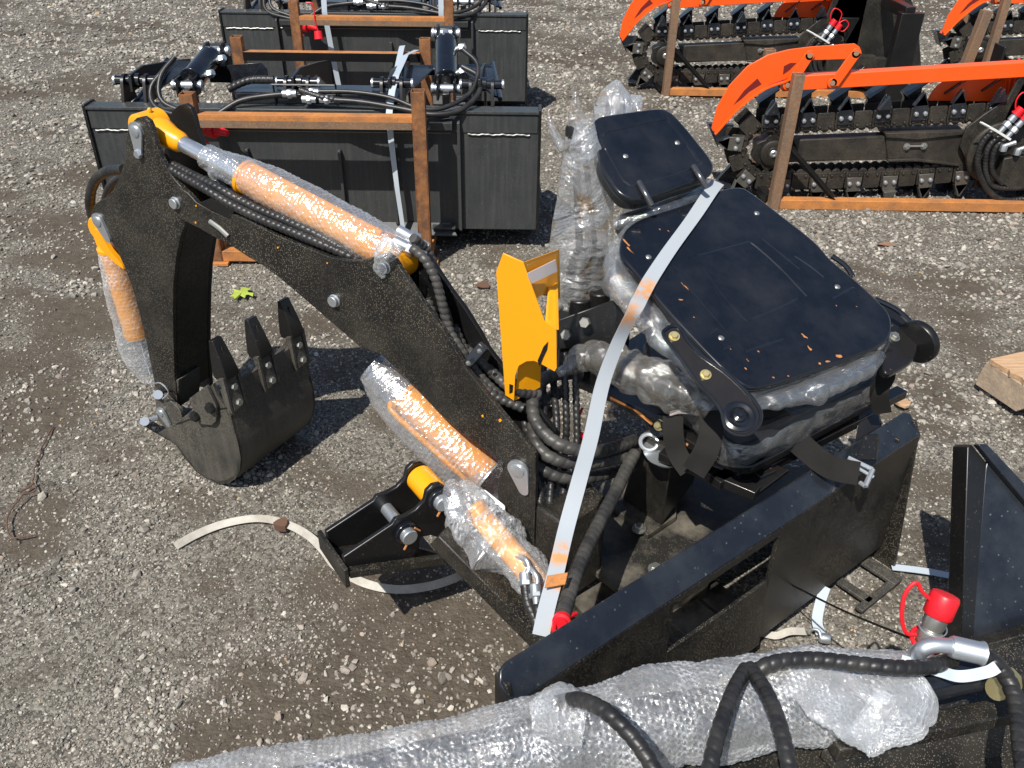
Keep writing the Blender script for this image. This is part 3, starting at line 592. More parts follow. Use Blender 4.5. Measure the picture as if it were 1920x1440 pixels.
mb.add(q+top, [(3, 2, 1, 0), (4, 5, 6, 7)]+[(i, (i+1) % 4, (i+1) % 4+4, i+4) for i in range(4)]); mb.build('seat_pedestal', 'black dusty paint', bh, .003)
mb = MB(); hz = .36
q = [Z(1007, 950, hz), Z(1060, 985, hz), Z(1140, 935, hz), Z(1100, 895, hz)]
mb.prism(q, -UP*.24); mb.prism([Z(1004, 948, hz+.004)+mn*0, Z(1014, 940, hz+.004), Z(1070, 972, hz+.004), Z(1062, 988, hz+.004)], -UP*.26)
mb.prism([Z(1007, 950, hz-.24), Z(1060, 985, hz-.24), Z(1180, 935, hz-.24), Z(1100, 895, hz-.24)], -UP*.02)
mb.build('swing_post', 'black dusty paint', bh, .006)
# ---- stabilizer leg, folded out to the left
s0, s1 = Z(828, 998, .31), Z(1022, 1195, .13); sa = nrm(s1-s0); ss = nrm(np.cross(sa, UP)); su = nrm(np.cross(ss, sa))
if ss@A(0, -1, 0) < 0: ss = -ss
mb = MB(); mb.beam(s0, s1, .06, .045, UP); so_ = mb.build('stabilizer_arm', 'black dusty paint', bh, .003)
c0_ = Z(650, 1078, .27); fyw = nrm((Z(605, 1012, .27)-c0_)*A(1, 1, 0)); BWf = .8*np.linalg.norm(Z(605, 1012, .27)-c0_); fl = A(-fyw[1], fyw[0], 0); fl = fl if fl[0] > 0 else -fl
def FP(x, y, off=0.): return PL(x, y, c0_+fyw*off, fyw)
NEAR = [(648, 1064), (644, 1045), (736, 984), (742, 974), (760, 968), (780, 957), (796, 940), (800, 922), (812, 910), (826, 907), (840, 916), (846, 936), (839, 962), (834, 985), (846, 1005), (832, 1012), (808, 1004), (788, 1008), (786, 1030), (826, 1040), (826, 1050), (655, 1074)]
mb = MB(); npts = [FP(x, y) for x, y in NEAR]; mb.prism(npts, fyw*.012); mb.prism([p+fyw*(BWf-.012) for p in npts], fyw*.012); sf = mb.build('stabilizer_foot', 'black plain paint', bh, .0025)
mb = MB(); a_, b_ = FP(650, 1074), FP(828, 1048)
mb.prism([a_, b_, b_+fyw*BWf, a_+fyw*BWf], -UP*.014); mb.prism([a_-fyw*.018-UP*.002, b_-fyw*.018-UP*.002, b_-UP*.002, a_-UP*.002], UP*.020)
mb.prism([a_-fl*.012-fyw*.02-UP*.022, a_-fl*.012-fyw*.02+UP*.03, a_-fl*.012+fyw*(BWf+.02)+UP*.03, a_-fl*.012+fyw*(BWf+.02)-UP*.022], fl*.010)
mb.build('foot_pad', 'black dusty paint', sf, .002)
PA, PBp = FP(822, 935), FP(760, 997); mb = MB()
for p, r in ((PA, .018), (PBp, .018)):
    mb.cyl(p-fyw*.016, p+fyw*(BWf+.02), r*.8, 24); mb.tube_prof(p-fyw*.010, -fyw, [(r, 0), (r, .012), (r*.9, .014)], 28)
mb.build('pivot_pin', 'zinc plate', sf)
mb = MB(); mb.cyl(PA+fyw*.014, PA+fyw*(BWf-.014), .031, 28); mb.build('pivot_sleeve', 'yellow paint', sf, .002)
mb = MB()
for p in (PA, PBp): mb.tube_prof(p, -fyw, [(.0275, -.002), (.0275, .008), (.024, .010)], 28); mb.tube_prof(p+fyw*BWf, fyw, [(.0275, -.002), (.0275, .004)], 28)
mb.build('pivot_boss', 'black gloss paint', sf, .001)
mb = MB()
for p in (PA, PBp): mb.tube([p-fyw*.018+fl*.014+UP*.018, p-fyw*.018+fl*.026+UP*.004], .0022, 6); mb.tube([p-fyw*.018-fl*.006-UP*.018, p-fyw*.018-fl*.014-UP*.03], .0025, 6)
mb.build('split_pin', 'bright rust', sf)
w0, w1 = Z(872, 932, .365), Z(1022, 1110, .24); wa = nrm(w1-w0); wl = np.linalg.norm(w1-w0)
mb = MB(); cylinder_axis(mb, w0+wa*wl*.1, w0+wa*wl*.98, .026); scy = mb.build('stabilizer_cylinder', 'yellow paint', bh)
mb = MB(); crumple_tube(mb, [w0-wa*.03, w0+wa*wl*.08, w0+wa*wl*.2-UP*.012-A(.02, .0, 0), w0+wa*wl*.42-UP*.02, w0+wa*wl*.62-UP*.008, w0+wa*wl*.85, w0+wa*wl*1.03], [.020, .036, .062, .064, .044, .042, .03], 76, .0034, .22, 15, .0024, fold=.2, seed=3.); mb.build('bubble_wrap', 'silver bubble wrap', scy, smooth=60)
mb = MB(); crumple_tube(mb, [Z(845, 905, .40), Z(850, 930, .39), Z(860, 975, .36)], [.012, .024, .020], 40, .004, .35, 25, .002, seed=9); mb.build('bubble_wrap', 'bubble wrap', scy, smooth=60)
mb = MB()
mb.tube(spl([Z(968, 1042, .30), Z(985, 1048, .32), Z(992, 1065, .31), Z(985, 1080, .30)], 6), .006, 10); mb.tube(spl([Z(985, 1055, .31), Z(1003, 1075, .31), Z(1008, 1090, .30), Z(1003, 1105, .29)], 6), .006, 10)
fitting(mb, Z(984, 1074, .30), Z(986, 1110, .28)-Z(984, 1074, .30), .010, .034); fitting(mb, Z(1003, 1097, .295), Z(1006, 1130, .28)-Z(1003, 1097, .295), .010, .034); mb.build('hose_fitting', 'zinc plate', scy)
mb = MB(); hose(mb, [Z(985, 1098, .29), Z(990, 1130, .27), Z(1003, 1160, .25), Z(1012, 1190, .23)], .011, .012); mb.build('hydraulic_hose', 'black rubber', bh)
mb = MB(); hose(mb, [Z(1005, 1120, .28), Z(1010, 1150, .27), Z(1022, 1185, .25)], .011, .012); mb.build('hydraulic_hose', 'black rubber', bh)
mb = MB(); pin_ear(mb, Z(905, 935, .33), Z(935, 950, .325)-Z(905, 935, .33), nrm(A(-.3, -.6, .6)), .020, .05); mb.build('pin_keeper', 'zinc plate', bh)

# ---- control tower: orange guard, valve, levers in bags
gp = Z(965, 750, .58); gn = nrm(A(-.30, -.954, 0))
def G(x, y, off=0.): return PL(x, y, gp-gn*off, gn)
gu = [(930, 510), (943, 475), (981, 492), (1000, 545), (1021, 603), (1043, 617), (1044, 690), (1040, 697), (1013, 682), (1001, 677), (987, 678), (973, 686), (966, 705), (964, 752), (947, 741), (941, 660)]
mb = MB(); mb.prism([G(x, y) for x, y in gu], -gn*.004); gd = mb.build('lever_guard', 'yellow paint', bh, .0008)
mb = MB(); mb.prism([G(982, 492, .004), G(1048, 468, .14), G(1050, 560, .14), G(1034, 560, .10), G(1018, 552, .06), G(1006, 560, .03)], -gn*.003+A(0, 0, .0)); mb.prism([G(1022, 604, .01), G(1044, 618, .01), G(1042, 530, .12), G(1028, 540, .08)], A(.004, 0, 0)); mb.prism([G(964, 752, .008), G(1013, 726, .06), G(1014, 676, .06), G(974, 670, .02)], -gn*.003); mb.build('guard_panel', 'yellow paint', gd)
mb = MB(); mb.prism([G(989, 512, -.002+.004), G(1042, 486, .10), G(1045, 508, .10), G(995, 532, .002)], gn*.003); mb.build('label', 'white label', gd)
mb = MB(); mb.prism([G(x, y, -.001) for x, y in ((1019, 650), (1028, 640), (1026, 655), (1018, 672), (1012, 688), (1008, 676))], gn*.0006); mb.prism([G(x, y, -.001) for x, y in ((955, 720), (962, 722), (961, 735), (955, 738))], gn*.0006); mb.build('scuff_mark', 'black plain paint', gd)
mb = MB(); vz = .66
mb.box(Z(1110, 625, .58)+A(0, .06, -.05), A(.085, .02, 0), A(-.01, .05, 0), UP*.06); mb.cyl(Y(1088, 590, 1.86), Y(1088, 556, 1.86), .03, 20); mb.cyl(Y(1125, 575, 1.84), Y(1125, 545, 1.84), .025, 20)
vo_ = mb.build('control_valve', 'black plain paint', bh, .004)
mb = MB(); mb.prism([Z(1046, 600, .66), Z(1150, 562, .69), Z(1180, 600, .66), Z(1150, 650, .60), Z(1046, 655, .58)], A(.0, .01, -.006)); mb.build('valve_bracket', 'black plain paint', vo_, .003)
mb = MB(); mb.hexa(Z(1063, 628, .63), A(-.3, -.8, .4), .013, .014); mb.hexa(Z(1098, 605, .66), A(-.3, -.8, .4), .013, .014); mb.build('bolt', 'worn zinc', vo_)
mb = MB(); a0 = Z(1031, 590, .68); mb.cyl(a0-UP*.05, a0+UP*.012, .009, 6); mb.cyl(a0+UP*.006, Z(1052, 574, .69), .009, 12); mb.cyl(a0-UP*.002-UP*.02, a0-UP*.002, .012, 6); mb.cyl(a0+A(-.002, 0, 0), a0+UP*.016, .012, 8); mb.build('hose_fitting', 'worn zinc', vo_)
bY = 1.88
def P1(x, y, dy=0.): return Y(x, y, bY+dy)
for (pa, pb, r) in (((1085, 560), (1090, 470), .045), ((1110, 555), (1120, 470), .035)):
    mb = MB(); a_, b_ = P1(*pa), P1(*pb); ax = nrm(b_-a_); L = np.linalg.norm(b_-a_)
    mb.tube_prof(a_, ax, [((r*(1-.45*k/14))*(1 if k % 2 else .82), L*k/14) for k in range(15)], 24); mb.build('lever_boot', 'dusty lit rubber', vo_)
mb = MB(); mb.cyl(P1(1088, 500), P1(1078, 245), .009, 12); mb.tube_prof(P1(1080, 290), nrm(P1(1076, 225)-P1(1080, 290)), [(.015, 0), (.022, .02), (.02, .06), (.012, .075)], 16); mb.cyl(P1(1118, 480), P1(1098, 300), .007, 12); mb.build('control_lever', 'black plain paint', vo_)
mb = MB(); crumple_tube(mb, [P1(1090, 572), P1(1088, 545), P1(1086, 480), P1(1088, 400), P1(1090, 320), P1(1084, 250), P1(1080, 210), P1(1077, 172)], [.045, .062, .064, .060, .052, .042, .024, .004], 72, .006, .07, 7, squash=.7, fold=.38, seed=1.); mb.build('plastic_bag', 'plastic bag', vo_, smooth=70)
mb = MB(); crumple_tube(mb, [P1(1125, 475, -.02), P1(1120, 400, -.02), P1(1105, 300, -.02), P1(1095, 215, -.02)], [.028, .035, .042, .018], 44, .008, .25, 11, squash=.55, fold=.35, seed=6.); crumple_tube(mb, [P1(1056, 285), P1(1036, 240), P1(1028, 208), P1(1034, 205)], [.02, .022, .015, .003], 30, .006, .3, 20, squash=.4, fold=.3, seed=8.); mb.build('plastic_bag', 'plastic bag', vo_, smooth=70)
mb = MB(); crumple_tube(mb, [Y(1150, 230, 2.05), Y(1152, 190, 2.05), Y(1156, 162, 2.05), Y(1160, 150, 2.05)], [.05, .050, .036, .004], 44, .006, .12, 12, fold=.2, seed=2.); crumple_tube(mb, [Y(1175, 215, 2.08), Y(1190, 195, 2.08), Y(1205, 183, 2.08)], [.035, .03, .005], 30, .006, .35, 18, fold=.3, seed=4.); b3 = mb.build('plastic_bag', 'plastic bag', bh, smooth=70)
mb = MB(); mb.tube([Y(1152, 260, 2.05), Y(1154, 200, 2.05), Y(1156, 175, 2.05)], [.02, .024, .012], 14); mb.build('lever_grip', 'dusty lit rubber', b3)
# armrest in plastic, lying towards the valve
ar = [Z(1062, 692, .60), Z(1105, 668, .61), Z(1165, 688, .62), Z(1230, 715, .62), Z(1310, 752, .61)]
mb = MB(); mb.tube(spl(ar[1:], 8), [.026]*25, 20); ao = mb.build('armrest', 'vinyl cushion', bh)
mb = MB(); crumple_tube(mb, [Z(1045, 702, .59)]+ar+[Z(1335, 772, .60)], [.006, .026, .034, .038, .041, .036, .02], 120, .003, .06, 17, fold=.48, seed=5.); mb.build('plastic_wrap', 'dusty plastic bag', ao, smooth=70)

# ---- folded seat
bl, br, tl, tr_ = Z(1408, 732, .70), Z(1676, 612, .72), Z(1165, 448, .86), Z(1390, 350, .88)
sn = nrm(np.cross(br-bl, tl-bl)); sn = sn if sn[2] > 0 else -sn; sn0 = nrm(np.cross(br-bl, tl-bl)+np.cross(tr_-br, tl-tr_)*0); s_o = bl
def S_(x, y, off=0.): return PL(x, y, s_o+sn*off, sn)
BACK = [(1163, 462), (1172, 432), (1205, 408), (1290, 380), (1345, 357), (1385, 350), (1412, 362), (1470, 406), (1528, 452), (1560, 487), (1600, 520), (1650, 566), (1670, 592), (1672, 622), (1655, 645), (1590, 672), (1500, 705), (1445, 722), (1410, 727), (1378, 712), (1335, 672), (1290, 625), (1240, 570), (1190, 510), (1168, 484)]
pts = spl([S_(x, y) for x, y in BACK], 4, True)
seat = MB(); seat.prism(pts, -sn*.014); se = seat.build('seat_backrest', 'black gloss paint', bh, .006, seg=3)
mb = MB(); cen = sum(pts)/len(pts)
mb.prism([cen+(p-cen)*.985-sn*.015 for p in pts], -sn*.012); mb.build('backrest_rim', 'black seat frame paint', se, .004)
mb = MB()
def groove(l, cl=False, r=.0028): mb.tube([p+sn*(-.0012) for p in spl([S_(x, y) for x, y in l], 5, False)], r, 6)
for l in ([(1292, 484), (1345, 470), (1400, 455)], [(1400, 455), (1412, 458), (1460, 500), (1513, 556)], [(1318, 500), (1350, 545), (1395, 597), (1410, 598)], [(1410, 598), (1450, 582), (1495, 560)], [(1257, 495), (1310, 560), (1375, 635), (1396, 660)], [(1396, 660), (1440, 645), (1470, 636)], [(1430, 448), (1500, 505)], [(1490, 480), (1520, 500), (1545, 520)], [(1560, 560), (1600, 540), (1610, 555)], [(1330, 625), (1345, 616)], [(1355, 655), (1370, 650)]): groove(l)
mb.build('pressed_rib', 'black gloss paint', se)
mb = MB()
for x, y in ((1419, 400), (1216, 482), (1570, 538), (1352, 634)): mb.dome(S_(x, y), sn, .0065, .003)
mb.build('rivet', 'worn zinc', se)
mb = MB()
for x, y, a_, b_ in ((1284, 537, 3, 14), (1275, 562, 9, 3), (1508, 630, 4, 12), (1518, 653, 4, 8), (1571, 668, 13, 5), (1552, 678, 8, 3), (1537, 682, 5, 3), (1398, 691, 3, 4), (1422, 659, 4, 2.5), (1450, 708, 4, 2.5), (1478, 705, 3, 2), (1301, 595, 3, 2), (1370, 655, 2, 2), (1237, 430, 3, 2), (1253, 433, 2, 3), (1606, 575, 2, 2), (1568, 573, 2, 2), (1402, 676, 2, 5), (1182, 470, 3, 14), (1174, 455, 3, 14)):
    pts_ = [S_(x+.7*a_*math.cos(t)*random.uniform(.3, 1)+b_*.5*math.sin(t), y+.75*b_*math.sin(t)*random.uniform(.4, 1)) for t in np.arange(0, 6.28, .7)]; mb.prism(pts_, sn*.0006)
mb.build('rust_spot', 'bright rust', se, label='orange rust scratches on the backrest plate')
# cushion bodies below the backrest, in clear plastic
def slab(mb, outline, th, shrink=0., puff=.02, n=6, crumple=0., sc_=12.):
    c_ = sum(outline)/len(outline); vs = []; m_ = len(outline); rings = n+1
    for k in range(rings):
        t = k/n; f = 1-shrink+puff*math.sin(math.pi*t)/.15
        for p in outline:
            q = c_+(p-c_)*f-sn*(.02+th*t)
            if crumple: q = q+nrm(p-c_)*crumple*fbm(q, sc_, 3)
            vs.append(q)
    fs_ = [(i*m_+j, i*m_+(j+1) % m_, (i+1)*m_+(j+1) % m_, (i+1)*m_+j) for i in range(rings-1) for j in range(m_)]
    return mb.add(vs, fs_+[tuple(range(m_)), tuple(range(rings*m_-1, (rings-1)*m_-1, -1))])
out8 = resamp(pts+[pts[0]], .008)[:-1]
mb = MB(); slab(mb, list(out8), .055, .05, .006); cu = mb.build('back_cushion', 'vinyl cushion', bh, smooth=60)
mb = MB(); slab(mb, list(out8), .068, .02, .008, 12, .010, 16.); mb.build('plastic_wrap', 'smoky plastic', cu, smooth=70)
mb = MB(); crumple_tube(mb, [S_(1190, 425, -.03), S_(1160, 470, -.035), S_(1168, 530, -.04), S_(1215, 595, -.045), S_(1280, 670, -.05), S_(1320, 720, -.06)], [.012, .024, .029, .028, .022, .01], 100, .003, .06, 17, squash=.75, fold=.48, seed=11.)
crumple_tube(mb, [S_(1395, 765, -.05), S_(1440, 752, -.045), S_(1520, 730, -.045), S_(1600, 695, -.045), S_(1650, 665, -.05)], [.01, .024, .029, .028, .01], 100, .003, .06, 17, squash=.75, fold=.48, seed=13.); mb.build('plastic_wrap', 'smoky plastic', cu, smooth=70)
# head rest
h0, h1, h2 = Z(1120, 228, 1.03), Z(1165, 383, .92), Z(1338, 310, .95); hn = nrm(np.cross(h2-h1, h0-h1)); hn = hn if hn@(CAMP-h1) > 0 else -hn
def H_(x, y, off=0.): return PL(x, y, h0+hn*off, hn)
HEAD = [(1115, 235), (1119, 222), (1135, 216), (1190, 208), (1235, 203), (1256, 209), (1275, 226), (1310, 268), (1334, 300), (1337, 318), (1325, 331), (1270, 350), (1215, 369), (1187, 372), (1163, 362), (1145, 340), (1124, 300)]
hpts = spl([H_(x, y) for x, y in HEAD], 4, True)
mb = MB(); mb.prism(hpts, -hn*.010); hd = mb.build('headrest', 'black gloss paint', bh, .005, seg=3)
mb = MB(); c_ = sum(hpts)/len(hpts); vs = []
mb.prism([c_+(p-c_)*.975-hn*.011 for p in hpts], -hn*.035); mb.build('headrest_cushion', 'vinyl cushion', hd, .012, seg=4)
mb = MB(); mb.tube([p-hn*.0015 for p in spl([H_(x, y) for x, y in ((1130, 250), (1150, 243), (1240, 224), (1256, 230), (1305, 295), (1302, 312), (1200, 345), (1175, 342), (1160, 322), (1130, 265), (1130, 250))], 6)], .0045, 8); mb.build('pressed_rib', 'black gloss paint', hd)
mb = MB(); [mb.dome(H_(x, y), hn, .0065, .003) for x, y in ((1173, 293), (1270, 268))]; mb.build('rivet', 'worn zinc', hd)
mb = MB()
for a_, b_ in (((1198, 342), (1222, 385)), ((1300, 312), (1324, 350))): mb.tube(spl([H_(*a_, .004), H_((a_[0]+b_[0])/2, (a_[1]+b_[1])/2, .008), H_(*b_, -.004)], 6), .0065, 14)
mb.build('headrest_post', 'headrest steel', hd)
mb = MB(); mb.prism([S_(x, y, -.035) for x, y in ((1158, 398), (1240, 372), (1330, 338), (1352, 352), (1300, 392), (1180, 448))], -sn*.05); nb = mb.build('upper_cushion', 'vinyl cushion', bh, .015, seg=3)
mb = MB(); crumple_tube(mb, [S_(1150, 420, -.05), S_(1175, 415, -.04), S_(1250, 388, -.04), S_(1330, 355, -.04), S_(1350, 350, -.05)], [.01, .045, .048, .042, .01], 50, .006, .18, 10, squash=.8, fold=.3, seed=7.); mb.build('plastic_wrap', 'smoky plastic', nb, smooth=70)
# recliner arms, hinge discs
rp = S_(1300, 690, .022); rn = nrm(sn+A(-.22, -.20, 0))
def R_(x, y, off=0.): return PL(x, y, rp+rn*off, rn)
ARM = [(1244, 630), (1249, 617), (1263, 611), (1278, 618), (1290, 640), (1319, 669), (1355, 694), (1392, 727), (1417, 756), (1427, 778), (1421, 800), (1403, 815), (1381, 816), (1363, 806), (1356, 788), (1352, 771), (1337, 749), (1311, 723), (1275, 672)]
ap = spl([R_(x, y) for x, y in ARM], 4, True)
mb = MB(); mb.prism(ap, -rn*.010); rl = mb.build('recliner_arm', 'black seat frame paint', bh, .004, seg=3)
mb = MB(); mb.tube([p+rn*.001 for p in ap]+[ap[0]+rn*.001], .0035, 8); mb.tube_prof(R_(1386, 781), rn, [(.030, -.004), (.030, .003), (.024, .005), (.018, .002), (.018, .0), (.012, .0), (.011, .004), (.005, .006), (.004, .009)], 28); mb.build('pressed_rim', 'black gloss paint', rl)
mb = MB(); [mb.bolt(R_(x, y, .001), rn, .0075) for x, y in ((1264, 631), (1323, 703))]; mb.build('bolt', 'gold zinc', rl)
rq = Z(1690, 650, .66)
def R2(x, y, off=0.): return PL(x, y, rq+sn*off, sn)
mb = MB(); mb.prism(spl([R2(x, y) for x, y in ((1648, 562), (1675, 570), (1712, 600), (1722, 640), (1715, 672), (1692, 690), (1660, 700), (1655, 660), (1672, 620), (1662, 585))], 4, True), -sn*.02); r2 = mb.build('recliner_arm', 'black seat frame paint', bh, .004)
mb = MB(); mb.tube_prof(R2(1722, 640), nrm(A(.8, .55, .1)), [(.045, -.012), (.048, -.008), (.048, .004), (.04, .008)], 28); mb.build('hinge_disc', 'black plain paint', r2)
mb = MB(); mb.bolt(R2(1676, 632, .001), sn, .009); mb.build('bolt', 'worn zinc', r2)
mb = MB(); mb.tube(spl([S_(1560, 480, -.01), S_(1585, 498, -.012), S_(1600, 520, -.02)], 5), .006, 8); mb.tube(spl([S_(1640, 560, -.01), S_(1680, 580, -.01), S_(1705, 602, -.02)], 5), .006, 8); mb.build('release_lever', 'black gloss paint', r2)
# seat pan, lower cushion, slide rails
pz = .50
pan = [Z(1068, 706, pz), Z(1150, 742, pz), Z(1250, 800, pz), Z(1330, 850, pz), Z(1400, 880, pz), Z(1460, 850, pz), Z(1650, 745, pz), Z(1560, 640, pz), Z(1300, 560, pz)]
mb = MB(); mb.prism(fillet(pan, .03), -UP*.022); pn = mb.build('seat_pan', 'black seat frame paint', bh, .003)
mb = MB(); mb.tube([Z(1145, 745, pz-.006)-UP*.002, Z(1190, 768, pz-.006), Z(1222, 795, pz-.006)], .0035, 6); mb.tube([Z(1255, 815, pz-.01), Z(1290, 835, pz-.012)], .003, 6); mb.build('rust_edge', 'bright rust', pn)
cz = .56
cpts = spl([Z(x, y, cz) for x, y in ((1215, 640), (1260, 720), (1330, 800), (1372, 835), (1410, 835), (1500, 790), (1625, 728), (1648, 700), (1630, 650), (1500, 560), (1300, 560))], 6, True)
mb = MB(); mb.prism(cpts, -UP*.05); sc_o = mb.build('seat_cushion', 'vinyl cushion', bh, .02, seg=4)
o2 = resamp(cpts+[cpts[0]], .008)[:-1]; cc = sum(cpts)/len(cpts); vs = []; K = 12
for k in range(K+1):
    t = k/K; f = 1.0+.03*math.sin(math.pi*t)
    for p in o2:
        q_ = cc+(p-cc)*f-UP*(.058*t-.004); vs.append(q_+nrm(p-cc)*.012*fbm(q_, 18., 3))
m_ = len(o2); mb = MB(); mb.add(vs, [(i*m_+j, i*m_+(j+1) % m_, (i+1)*m_+(j+1) % m_, (i+1)*m_+j) for i in range(K) for j in range(m_)]); mb.build('plastic_wrap', 'smoky plastic', sc_o, smooth=70)
mb = MB()
for a_, b_ in (((1340, 905), (1690, 735)), ((1420, 880), (1640, 770)), ((1240, 850), (1420, 925))):
    mb.beam(Z(*a_, .45), Z(*b_, .45), .03, .022)
mb.prism([Z(1610, 775, .47), Z(1640, 760, .47), Z(1650, 800, .44), Z(1625, 860, .40), Z(1600, 850, .40)], A(.01, .012, 0))
mb.box(Z(1425, 890, .44), A(.02, .012, 0), A(-.01, .02, 0), UP*.02)
mb.prism([Z(1340, 890, .455), Z(1420, 925, .445), Z(1480, 880, .45), Z(1400, 850, .46)], -UP*.012)
mb.build('slide_rail', 'black seat frame paint', pn, .002)
mb = MB(); mb.bolt(Z(1236, 797, .49), nrm(A(-.6, -.6, .5)), .009); mb.build('bolt', 'gold zinc', pn)
mb = MB(); mb.tube_prof(Z(1236, 797, .487), nrm(A(-.6, -.6, .5)), [(.026, -.004), (.026, 0), (.022, .002)], 24); mb.build('washer', 'black gloss paint', pn)
mb = MB(); mb.prism(spl([Z(x, y, .43) for x, y in ((1203, 835), (1215, 822), (1240, 828), (1258, 860), (1262, 873), (1240, 874), (1215, 862))], 4, True), -UP*.006+A(.003, .003, 0)); a_ = Z(1217, 829, .445); mb.tube([a_+A(math.cos(t)*.019, math.sin(t)*.014, math.sin(t)*.012) for t in np.linspace(0, 6.28, 20)], .005, 8); mb.build('belt_anchor', 'zinc plate', pn)
def belt(path, wd=.047, wdirs=None, name='seat_belt', par=None):
    P = resamp(spl(path, 10), .006); T = np.gradient(P, axis=0); W = [nrm(nrm(np.cross(T[i], CAMP-P[i]))*(1 if i == 0 else 1)+.5*np.asarray(wdirs(i/len(P)))*0+A(0, 0, .25)*math.sin(3*i/len(P))) for i in range(len(P))]
    mb = MB(); mb.ribbon(P, lambda t: W[min(len(P)-1, int(round(t*(len(P)-1))))], wd, .0022); return mb.build(name, 'belt webbing', par or bh)
belt([Z(1262, 780, .57), Z(1262, 812, .54), Z(1270, 850, .50), Z(1292, 882, .48)], .042, lambda t: A(.8, .5, 0)*(1-t)+A(.9, .1, .3)*t)
belt([Z(1332, 770, .60), Z(1334, 805, .575), Z(1324, 845, .55), Z(1300, 885, .50)], .048, lambda t: A(.75, .6, .1))
belt([Z(1425, 768, .58), Z(1462, 790, .55), Z(1500, 832, .50), Z(1555, 875, .46), Z(1610, 888, .445)], .050, lambda t: A(-.5, .85, .1))
sb = belt([Z(1655, 655, .66), Z(1662, 700, .60), Z(1648, 735, .56), Z(1655, 775, .50)], .038, lambda t: A(.9, .3*math.cos(3*t), .2))
mb = MB(); mb.prism(fillet([Z(1618, 815, .47), Z(1648, 812, .47), Z(1642, 862, .44), Z(1605, 862, .44)], .006), A(.01, .01, -.012)); mb.build('belt_buckle', 'black plain paint', sb, .004)
mb = MB(); q1, q2, q3, q4 = Z(1590, 858, .45), Z(1636, 880, .44), Z(1622, 912, .42), Z(1612, 905, .42); mb.tube([q1, q2], .005, 8); mb.tube([q2, q3], .006, 8); mb.tube([q1+A(.005, -.01, -.01), q2+A(.0, -.014, -.01)], .004, 8); mb.tube([q3, q4], .005, 8); mb.build('belt_tongue', 'zinc plate', sb)
mb = MB(); mb.ribbon(spl([Z(1256, 776, .565), Z(1275, 772, .575), Z(1305, 775, .572)], 6), A(.2, -.9, .0), .012, .001); mb.build('care_tag', 'white label', sb)
# ---- hose bundle between swing post and seat
for pts, r, mt in (([(1022, 650, .58), (1018, 720, .54), (1020, 790, .50), (1016, 870, .42), (1012, 945, .36)], .0085, 'b'), ([(1040, 655, .58), (1038, 720, .54), (1044, 800, .49), (1036, 880, .41), (1030, 950, .35)], .0085, 'b'),
                   ([(1058, 660, .62), (1060, 730, .55), (1062, 800, .48), (1058, 870, .40), (1056, 930, .35)], .0085, 'b'), ([(1078, 665, .62), (1080, 740, .54), (1082, 820, .46), (1078, 900, .38)], .0085, 'b'),
                   ([(1010, 745, .54), (985, 790, .50), (1000, 840, .45), (1010, 900, .40), (1018, 960, .34)], .009, 'b')):
    mb = MB(); beads(mb, ZS(pts), r); mb.build('hydraulic_hose', 'black rubber', bh)
for pts, r in (([(1090, 700, .56), (1030, 705, .57), (1002, 740, .56), (1002, 785, .54), (1035, 825, .52), (1085, 845, .50), (1130, 845, .47), (1190, 826, .43)], .0155),
               ([(1060, 730, .50), (1020, 755, .51), (1000, 800, .50), (1015, 845, .48), (1060, 866, .46), (1120, 866, .44), (1180, 852, .41), (1215, 830, .38)], .0155),
               ([(1030, 770, .46), (992, 820, .46), (994, 860, .44), (1025, 885, .42), (1075, 897, .40), (1130, 890, .38), (1190, 872, .35)], .0155)):
    mb = MB(); hose(mb, ZS(pts), r*.92, .021, .15, 14); mb.build('hydraulic_hose', 'dusty lit rubber', bh)
mb = MB(); hose(mb, ZS([(1190, 850, .42), (1172, 885, .41), (1150, 930, .41), (1118, 990, .41), (1090, 1050, .42), (1068, 1110, .425), (1055, 1155, .43)]), .0145, .016, .08, 16); big = mb.build('hydraulic_hose', 'dusty lit rubber', bh)  # paler rubber stands in for highlights on this large hose
mb = MB(); mb.tube_prof(Z(1055, 1160, .425), nrm(Z(1045, 1185, .44)-Z(1060, 1140, .42)), [(.016, 0), (.017, .012), (.012, .014), (.012, .02)], 18); mb.tube(spl([Z(1038, 1185, .43), Z(1042, 1160, .43), Z(1062, 1158, .43), Z(1080, 1150, .42)], 6), .004, 8); mb.build('coupler_cap', 'red plastic', big)
mb = MB(); mb.tube(spl([Z(1092, 765, .40), Z(1082, 790, .38), Z(1082, 815, .37), Z(1090, 830, .36)], 6), .0035, 8); mb.dome(Z(1090, 818, .38), A(0, -1, .3), .011, .02); mb.build('coupler_cap', 'red plastic', bh)
# ---- the long white strap tied over the seat
stp = [Z(1346, 342, .905), Z(1332, 360, .897), S_(1300, 408, .004), S_(1255, 470, .004), S_(1222, 520, .006), S_(1208, 545, .008), Z(1190, 580, .80), Z(1160, 640, .73), Z(1130, 720, .66), Z(1108, 820, .60), Z(1085, 905, .54), Z(1062, 990, .49), Z(1042, 1075, .46), Z(1025, 1140, .435), Z(1014, 1192, .415)]
strap_mat('white strapping', [(stp[5]+A(0, 0, .0), .045), (stp[6]-A(.01, .02, .01), .045), (Z(1052, 1040, .47), .03), (Z(1050, 1090, .46), .02), (Z(1040, 1180, .42), .012)])
mb = MB(); mb.ribbon(resamp(spl(stp, 10), .008), lambda t: A(.86, .42*(1-t)+.15*t, .15*math.sin(9*t)), .030, .0012)
lg = mb.build('strap', 'white strapping'); tag(lg, 'long white plastic strap with rust stains pulled tight over the seat', 'strap')
